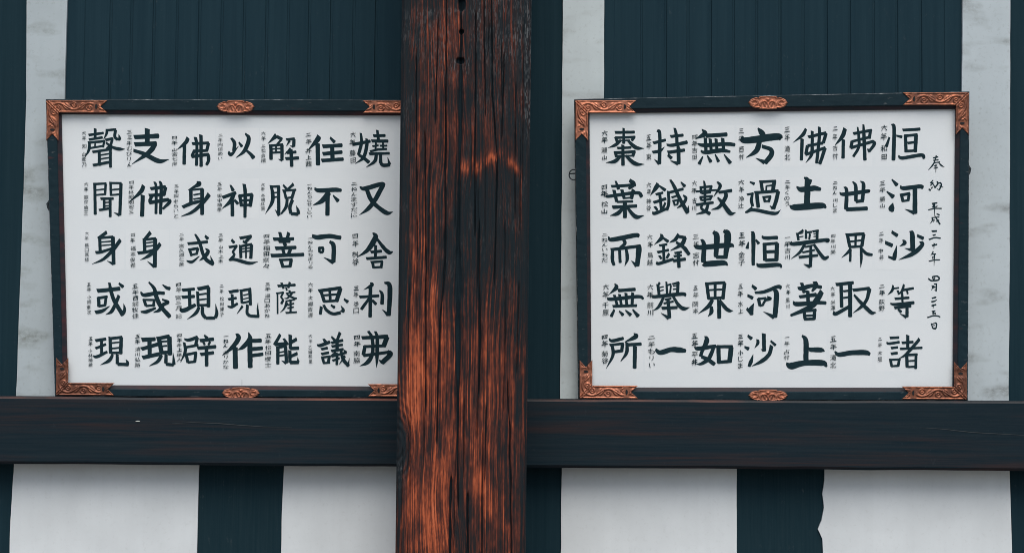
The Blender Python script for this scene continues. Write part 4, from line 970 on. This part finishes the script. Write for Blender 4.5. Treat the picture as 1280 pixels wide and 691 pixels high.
def inscription(board, cx, y0, y1, text, gw, h, seed, parent, name):
    has_gap = ' ' in text
    n = len(text) - (0.55 * text.count(' '))
    pitch = (y1 - y0) / n
    verts, faces = [], []
    y = y0
    r = random.Random(seed)
    bold = r.uniform(0.8, 1.1)
    for ch in text:
        if ch == ' ':
            y += pitch * 0.45
            continue
        if ch in SMALL:
            gh = pitch * r.uniform(0.70, 0.82)
            ww = gw * r.uniform(0.86, 1.04)
            jx, jy, sk = r.uniform(-0.4, 0.4), r.uniform(-0.3, 0.3), r.uniform(0.04, 0.16)
            fat = r.uniform(0.85, 1.15) * bold
            base = len(verts)
            sv, sf = brush_box(SMALL[ch], fat, seed * 17 + len(verts))
            for vx, vy in sv:
                fx, fy = vx / 100 - 0.5, vy / 100 - 0.5
                u, v = board.uv(cx + jx + fx * ww, y + pitch * 0.5 + jy + fy * gh - fx * sk * ww, h)
                verts.append((u, v, h + len(verts) * 2e-7))
            for f in sf:
                a = sum(verts[base + f[i]][0] * verts[base + f[(i + 1) % len(f)]][1] - verts[base + f[(i + 1) % len(f)]][0] * verts[base + f[i]][1] for i in range(len(f)))
                faces.append(tuple(base + i for i in (f if a > 0 else f[::-1])))
            y += pitch
            continue
        vs, fs = GLYPH.get(ch) or GLYPH.setdefault(ch, glyph_mesh(ch))
        if len(vs) == 0:
            y += pitch
            continue
        lo, hi = vs.min(0), vs.max(0)
        sp = np.maximum(hi - lo, 0.02)
        tall = min(1.0, sp[1] / 0.80)
        wide = min(1.0, sp[0] / 0.80)
        gh = pitch * 0.80 * max(0.25, tall)
        ww = gw * max(0.5, wide)
        jx, jy, sk = r.uniform(-0.35, 0.35), r.uniform(-0.2, 0.2), r.uniform(0.02, 0.16)
        base = len(verts)
        for vx, vy in vs:
            fx, fy = (vx - lo[0]) / sp[0] - 0.5, (vy - lo[1]) / sp[1] - 0.5
            px = cx + jx + fx * ww
            py = y + pitch * 0.5 + jy - fy * gh - fx * sk * ww
            u, v = board.uv(px, py, h)
            verts.append((u, v, h))
        for f in fs:
            a = sum(verts[base + f[i]][0] * verts[base + f[(i + 1) % len(f)]][1] - verts[base + f[(i + 1) % len(f)]][0] * verts[base + f[i]][1] for i in range(len(f)))
            faces.append(tuple(base + i for i in (f if a > 0 else f[::-1])))
        y += pitch
    return mesh_obj(name, verts, faces, M_INK, parent)
GLYPH = {}

# relief of the copper fittings
def scroll_height(u, v, L):
    """u along the arm in widths of the arm, v 0..1 across: stamped vine with curling leaves, raised rims"""
    h = 0.75 * np.exp(-((v - 0.05) / 0.05) ** 2) + 0.9 * np.exp(-((v - 0.935) / 0.055) ** 2)
    P = 2.5
    inside = sstep(0.08, 0.16, v) * (1 - sstep(0.84, 0.90, v))
    ph = 2 * np.pi * (u - 0.35) / P
    vine = 0.49 - 0.25 * np.sin(ph)
    g = 1.05 * np.exp(-((v - vine) / 0.085) ** 2)
    for k in range(-1, 6):
        for s in (0, 1):
            uc = 0.35 + P * (k + 0.25 + 0.5 * s)
            vc = 0.60 if s == 0 else 0.38
            du, dv = u - uc, v - vc
            rr = np.sqrt(du ** 2 + dv ** 2)
            th = np.arctan2(dv if s == 0 else -dv, du)
            curl = 0.13 + 0.10 * (th + np.pi) / (2 * np.pi)
            g = np.maximum(g, 0.95 * np.exp(-((rr - curl) / 0.055) ** 2))
            g = np.maximum(g, 0.9 * np.exp(-(rr / 0.075) ** 2))
            sg_ = 1 if s == 0 else -1
            for q, tilt, ln in ((0.48, 1.0, 0.30), (0.74, 1.1, 0.24), (-0.45, -0.9, 0.26)):
                a, b = u - uc - q, v - vc + sg_ * 0.05
                p_ = a * 0.6 + sg_ * tilt * b * 0.7
                n_ = -sg_ * tilt * a * 0.7 + b * 0.6 + 0.9 * a * a * sg_
                g = np.maximum(g, 0.85 * np.exp(-(p_ / ln) ** 4) * np.exp(-(n_ / 0.055) ** 2))
    return np.maximum(h, g * inside)

def corner_plate(W, Lh, Lv, flipx, flipy, z, mat, parent, name='corner_plate'):
    """L-shaped stamped plate; outer corner at (0,0), arms along +x and +y before flipping; W strip width"""
    def arm(L, swap):
        nu_, nv_ = int(L / 0.0012), 34
        vv = np.linspace(0, 1, nv_)
        notch = 0.55 * W * (1 - np.abs(2 * vv - 1))          # swallow-tail end
        u0 = vv * W                                          # mitre
        u1 = L - notch
        T = np.linspace(0, 1, nu_)[None, :]
        Uu = u0[:, None] * (1 - T) + u1[:, None] * T
        V = np.repeat(vv[:, None], nu_, 1)
        Hh = scroll_height(Uu / W, V, L / W)
        mit = (Uu - V * W) / W
        Hh = np.maximum(Hh, 1.1 * np.exp(-((mit - 0.12) / 0.075) ** 2))
        Hh = np.maximum(Hh * (1 - 0.97 * np.exp(-((Uu - (L - 0.92 * W)) / (0.26 * W)) ** 4)), 0)
        endr = np.exp(-((u1[:, None] - Uu - 0.003) / 0.003) ** 2)
        Hh = np.maximum(Hh, 0.5 * endr)
        X_, Y_ = Uu, V * W
        if swap: X_, Y_ = Y_, X_
        Z_ = z + 0.0005 + 0.0038 * Hh
        # skirt: outer rows drop to the frame
        Z_[0, :] -= 0.0012; Z_[-1, :] -= 0.0012; Z_[:, -1] = z - 0.002
        return X_, Y_, Z_
    verts, faces = [], []
    for L, swap in ((Lh, False), (Lv, True)):
        X_, Y_, Z_ = arm(L, swap)
        nv_, nu_ = X_.shape
        base = len(verts)
        P = np.stack([X_ * (-1 if flipx else 1), Y_ * (-1 if flipy else 1), Z_], -1).reshape(-1, 3)
        verts += P.tolist()
        idx = base + np.arange(nu_ * nv_).reshape(nv_, nu_)
        q = np.stack([idx[:-1, :-1], idx[:-1, 1:], idx[1:, 1:], idx[1:, :-1]], -1).reshape(-1, 4)
        if (swap + flipx + flipy) % 2: q = q[:, ::-1]
        faces += q.tolist()
    bm = bmesh.new()
    me = bpy.data.meshes.new(name)
    me.from_pydata(verts, [], faces)
    bm.from_mesh(me)
    bmesh.ops.remove_doubles(bm, verts=bm.verts, dist=0.0004)
    bm.to_mesh(me); bm.free()
    me.materials.append(mat)
    me.polygons.foreach_set('use_smooth', [True] * len(me.polygons))
    o = bpy.data.objects.new(name, me)
    COL.objects.link(o)
    o.parent = parent
    # small pierced heart-shaped slot near the end of each arm
    for L, swap in ((Lh, False), (Lv, True)):
        sv, c = [], (L - 0.92 * W, 0.5 * W)
        for k in range(14):
            a = 2 * math.pi * k / 14
            rx = 0.0030 + 0.0024 * max(0, math.cos(a))
            ry = 0.0085
            a2, b2 = c[0] + rx * math.cos(a), c[1] + ry * math.sin(a)
            if swap: a2, b2 = b2, a2
            sv.append((a2 * (-1 if flipx else 1), b2 * (-1 if flipy else 1), z + 0.0030))
        f = list(range(14))
        if not ((swap + flipx + flipy) % 2 == 0): f = f[::-1]
        mesh_obj('slot', sv, [f], m_hole, o)
    return o

def centre_plate(cx, cy, a, b, z, mat, parent, name='middle_plate'):
    na, nr_ = 120, 26
    verts, faces = [], []
    th = np.linspace(0, 2 * np.pi, na, endpoint=False)
    # three joined lobes: a broad middle and a pointed lobe at either side
    cxv, sxv = np.cos(th), np.sin(th)
    xs = np.linspace(-1, 1, 400)
    prof = np.where(np.abs(xs) < 0.46, 1.0 - 0.10 * (np.abs(xs) / 0.46) ** 6, 0)
    side = np.sqrt(np.clip(1 - ((np.abs(xs) - 0.64) / 0.30) ** 2, 0, 1)) * 0.86
    point = np.clip((1 - np.abs(xs)) / 0.30, 0, 1) * 0.72
    prof = np.maximum(np.maximum(prof, side * (np.abs(xs) > 0.40)), point)
    rad = []
    for c, s in zip(cxv, sxv):
        t = np.linspace(0.02, 1.0, 500)
        inside = np.abs(t * s) <= np.interp(t * c, xs, prof)
        rad.append(t[inside][-1] if inside.any() else 0.5)
    rad = np.array(rad)
    rr = np.linspace(0, 1, nr_)
    for i, q in enumerate(rr):
        X_ = cxv * rad * q; Y_ = sxv * rad * q
        H = 0.9 * np.exp(-((q - 0.90) / 0.06) ** 2) * np.ones(na)
        for s in (-1, 1):
            ax = (X_ - s * 0.20)
            arcr = np.sqrt((ax / 0.20) ** 2 + ((Y_ + 0.35) / 0.62) ** 2)
            H = np.maximum(H, 1.0 * np.exp(-((arcr - 0.9) / 0.16) ** 2) * (q < 0.88))
            sr = np.sqrt(((X_ - s * 0.66) / 0.5) ** 2 + (Y_ / 1.2) ** 2)
            H = np.maximum(H, 0.9 * np.exp(-((sr - 0.28) / 0.09) ** 2) * (q < 0.88))
        H = np.maximum(H, 1.1 * np.exp(-((X_ / 0.08) ** 2 + ((Y_ - 0.45) / 0.22) ** 2)))
        H = np.maximum(H, 0.7 * np.exp(-(((np.abs(X_) - 0.10 - 0.15 * (Y_ + 0.7)) / 0.04) ** 2)) * (q < 0.85) * (Y_ < 0.3))
        Z_ = z + 0.0006 + 0.0048 * H
        if i == nr_ - 1: Z_ = np.full(na, z - 0.002)
        verts += np.stack([cx + X_ * a, cy + Y_ * b, Z_], -1).tolist()
    for i in range(nr_ - 1):
        for k in range(na):
            k2 = (k + 1) % na
            if i == 0:
                faces.append([k * 0 + 0, na + k, na + k2])
            else:
                faces.append([i * na + k, (i + 1) * na + k, (i + 1) * na + k2, i * na + k2])
    o = mesh_obj(name, verts, faces, mat, parent, smooth=True)
    return o

def framed_board(corners, ydep, inner, plates, chars, sigs, date, label, copper, seed, sheets, lip_mat, seams=()):
    tl, tr, br, bl = corners
    bd = Board(tl, tr, br, bl, *ydep)
    root = empty('framed_board')
    root.matrix_world = bd.mat
    tag(root, label, 'framed board', 'framed boards of brush writing')
    HF, HP = 0.0, -0.020                         # face of the frame, face of the paper
    O = [bd.uv(*p) for p in (bl, br, tr, tl)]
    I = [bd.uv(*p, HP) for p in inner]           # paper as seen: bl, br, tr, tl
    # flat face inner edge, then a plum lip stepping down to the paper
    LIP = 0.0135
    sg = [(-1, -1), (1, -1), (1, 1), (-1, 1)]
    F = [(I[k][0] + sg[k][0] * LIP, I[k][1] + sg[k][1] * LIP) for k in range(4)]
    rails = [('bottom_rail', 0, 1), ('side_rail', 1, 2), ('top_rail', 2, 3), ('side_rail', 3, 0)]
    frame = None
    depth = 0.045
    for nm, a, b in rails:
        bev = 0.0022
        def lerp(p, q, t): return (p[0] + (q[0] - p[0]) * t, p[1] + (q[1] - p[1]) * t)
        sec = []
        for k in (a, b):
            o_, f_ = O[k], F[k]
            oo = (o_[0] - sg[k][0] * bev, o_[1] - sg[k][1] * bev)
            ff = (f_[0] + sg[k][0] * bev, f_[1] + sg[k][1] * bev)
            sec.append([(o_[0], o_[1], -depth), (o_[0], o_[1], HF - bev), (oo[0], oo[1], HF), (ff[0], ff[1], HF), (f_[0], f_[1], HF - bev), (f_[0], f_[1], -depth)])
        n_ = 60
        v, f = [], []
        for i in range(n_ + 1):
            t = i / n_
            for j, (p, q) in enumerate(zip(*sec)):
                w = 0.0
                if 0 < i < n_ and j in (1, 2):
                    w = (random.Random(seed * 999 + a * 77 + i * 3 + j).random() - 0.5) * 0.0014
                v.append((p[0] + (q[0] - p[0]) * t, p[1] + (q[1] - p[1]) * t, p[2] + (q[2] - p[2]) * t + w))
        for i in range(n_):
            for j in range(6):
                j2 = (j + 1) % 6
                f.append([i * 6 + j, i * 6 + j2, (i + 1) * 6 + j2, (i + 1) * 6 + j])
        f.append([0, 1, 2, 3, 4, 5][::-1]); f.append([n_ * 6 + j for j in range(6)])
        rail = mesh_obj(nm, v, f, M_LACQ, root)
        rail.data.materials.append(M_ARRIS)
        for p in rail.data.polygons:
            if p.index < n_ * 6 and p.index % 6 == 1: p.material_index = 1
        # lip
        G_ = [(I[k][0] + sg[k][0] * 0.0008, I[k][1] + sg[k][1] * 0.0008) for k in (a, b)]
        fa, fb = F[a], F[b]
        z0, z1 = -0.004, -0.011
        lv = [(fa[0], fa[1], z0), (fb[0], fb[1], z0), (G_[1][0], G_[1][1], z1), (G_[0][0], G_[0][1], z1),
              (fa[0], fa[1], -0.03), (fb[0], fb[1], -0.03), (G_[1][0], G_[1][1], -0.03), (G_[0][0], G_[0][1], -0.03)]
        lf = [[0, 3, 2, 1], [3, 7, 6, 2], [4, 5, 6, 7], [0, 1, 5, 4], [1, 2, 6, 5], [0, 4, 7, 3]]
        mesh_obj('lip', lv, lf, lip_mat, rail)
    # paper
    E = 0.006
    pv = [(I[k][0] + sg[k][0] * E, I[k][1] + sg[k][1] * E, HP) for k in range(4)] + [(I[k][0] + sg[k][0] * E, I[k][1] + sg[k][1] * E, -0.034) for k in range(4)]
    pf = [[0, 1, 2, 3], [7, 6, 5, 4], [0, 4, 5, 1], [1, 5, 6, 2], [2, 6, 7, 3], [3, 7, 4, 0]]
    paper = mesh_obj('paper', pv, pf, M_PAPER, root)
    # writing sheets pasted on the paper, one for each character
    for i, (x0, y0, x1, y1) in enumerate(sheets):
        q = [bd.uv(x0, y1, HP + .0001), bd.uv(x1, y1, HP + .0001), bd.uv(x1, y0, HP + .0001), bd.uv(x0, y0, HP + .0001)]
        mesh_obj('sheet', [(u, v, HP + 0.0001) for u, v in q], [[0, 1, 2, 3]], M_SHEET, paper)
    HC = HP + 0.0006
    for i, (x0, y0, spec) in enumerate(chars):
        v, f = brush_mesh(bd, x0, y0, spec, HC, seed * 100 + i)
        mesh_obj('character', v, f, M_INK, paper)
    for i, (cx, y0, y1, text, gw) in enumerate(sigs):
        inscription(bd, cx, y0, y1, text, gw, HC + 0.0022, seed * 300 + i, paper, 'signature')
    for i, (x0, y0, spec) in enumerate(date):
        v, f = brush_mesh(bd, x0, y0, spec, HC, seed * 500 + i, 15.7)
        mesh_obj('date_character', v, f, M_INK, paper)
    for px_, py0, py1 in seams:
        q = [bd.uv(px_ - 0.3, py1, HC), bd.uv(px_ + 0.3, py1, HC), bd.uv(px_ + 0.3, py0, HC), bd.uv(px_ - 0.3, py0, HC)]
        mesh_obj('seam', [(u, v, HC) for u, v in q], [[0, 1, 2, 3]], M_SEAM, paper)
    # copper fittings
    Wst = plates['w'] * 0.0028
    for k, (lh, lv) in plates['corners'].items():
        o = corner_plate(Wst, lh * 0.0028, lv * 0.0028, sg[k][0] > 0, sg[k][1] > 0, HF + 0.0002, copper[k], root)
        o.location = (O[k][0] - sg[k][0] * 0.0035, O[k][1] - sg[k][1] * 0.004, 0)
    for (px, py, a_, b_, mt) in plates['middles']:
        u, v = bd.uv(px, py)
        centre_plate(u, v, a_ * 0.0028, b_ * 0.0028, HF + 0.0002, mt, root)
    return root, bd

def hook(bd, root, px, py, style):
    """small iron hanger at the side of a frame"""
    u, v = bd.uv(px, py)
    bm = bmesh.new()
    def tube(pts, r):
        rings = []
        for i, p in enumerate(pts):
            p = Vector(p)
            t = (Vector(pts[min(i + 1, len(pts) - 1)]) - Vector(pts[max(i - 1, 0)])).normalized()
            s = t.cross(Vector((0.3, 0.2, 1))).normalized()
            q = t.cross(s)
            rings.append([bm.verts.new(p + (s * math.cos(2 * math.pi * k / 8) + q * math.sin(2 * math.pi * k / 8)) * r) for k in range(8)])
        for a, b in zip(rings, rings[1:]):
            for k in range(8):
                bm.faces.new((a[k], a[(k + 1) % 8], b[(k + 1) % 8], b[k]))
        bm.faces.new(rings[0][::-1]); bm.faces.new(rings[-1])
    z = -0.022
    if style == 'ring':
        tube([(u + 0.016 * math.cos(a) , v + 0.018 * math.sin(a), z) for a in np.linspace(0, 2 * math.pi, 25)], 0.0022)
        tube([(u - 0.017, v + 0.004, z), (u, v + 0.0045, z), (u + 0.03, v + 0.004, z)], 0.0026)
    else:
        s = style
        tube([(u - s * 0.012, v + 0.012, z), (u, v + 0.014, z), (u + s * 0.006, v + 0.004, z), (u + s * 0.003, v - 0.008, z), (u - s * 0.003, v - 0.020, z), (u - s * 0.012, v - 0.018, z)], 0.0050)
    me = bpy.data.meshes.new('hanger')
    bm.to_mesh(me); bm.free()
    me.materials.append(m_iron)
    me.polygons.foreach_set('use_smooth', [True] * len(me.polygons))
    o = bpy.data.objects.new('hanger', me)
    COL.objects.link(o)
    o.parent = root

def grid_sheets(cols, rows, seed):
    r = random.Random(seed)
    return [(x0 + r.uniform(-.6, .6), y0 + r.uniform(-.6, .6), x1 + r.uniform(-.6, .6), y1 + r.uniform(-.6, .6)) for (y0, y1) in rows for (x0, x1) in cols]

colsL = [(101, 155), (157, 211), (213, 268), (270, 324), (325, 380), (382, 435), (437, 492)]
rowsL = [(160, 211), (223, 274), (287, 337), (350, 399), (413, 462)]
colsR = [(750, 804), (806, 861), (863, 918), (921, 975), (978, 1033), (1036, 1090), (1094, 1150)]
rowsR = [(157, 208), (222, 273), (286, 337), (350, 400), (413, 464)]
left_root, bdL = framed_board(
    ((57, 124), (531, 125), (534, 497), (68.5, 495)), (-0.088, -0.130, -0.130),
    [(85.5, 480.5), (516, 482.5), (514, 145), (77.5, 143.5)],
    {'w': 15.2, 'corners': {3: (75, 50), 2: (75, 50), 0: (72, 46), 1: (72, 46)},
     'middles': [(294.5, 133.5, 24, 8.0, M_COP_B), (301, 491.0, 24, 7.2, M_COP_B)]},
    CHARS_LEFT, SIG_LEFT, [], 'black framed white board of brush writing half hidden behind the brown pillar', {0: M_COP_A, 1: M_COP_B, 2: M_COP_B, 3: M_COP_A}, 1, grid_sheets(colsL, rowsL, 3), plum_mat(1.7), [(302.4, 474, 481.5)])
right_root, bdR = framed_board(
    ((718, 124), (1212, 114.5), (1210, 500.5), (723, 499)), (-0.088, -0.130, -0.145),
    [(739.5, 483.5), (1190, 484), (1193.5, 137), (737, 142.5)],
    {'w': 15.8, 'corners': {3: (75, 50), 2: (81, 52), 0: (72, 47), 1: (80, 46)},
     'middles': [(960, 128.5, 25, 8.2, M_COP_B), (960, 494.0, 25, 7.4, M_COP_B)]},
    CHARS_RIGHT, SIG_RIGHT, DATE, 'black framed white board of brush writing with a date column, right of the brown pillar', {0: M_COP_B, 1: M_COP_A, 2: M_COP_A, 3: M_COP_B}, 2, grid_sheets(colsR, rowsR, 4), M_PLUM)
hook(bdL, left_root, 59.5, 256, -1)
hook(bdR, right_root, 717.5, 218, 'ring')
hook(bdR, right_root, 1212.5, 212, 1)
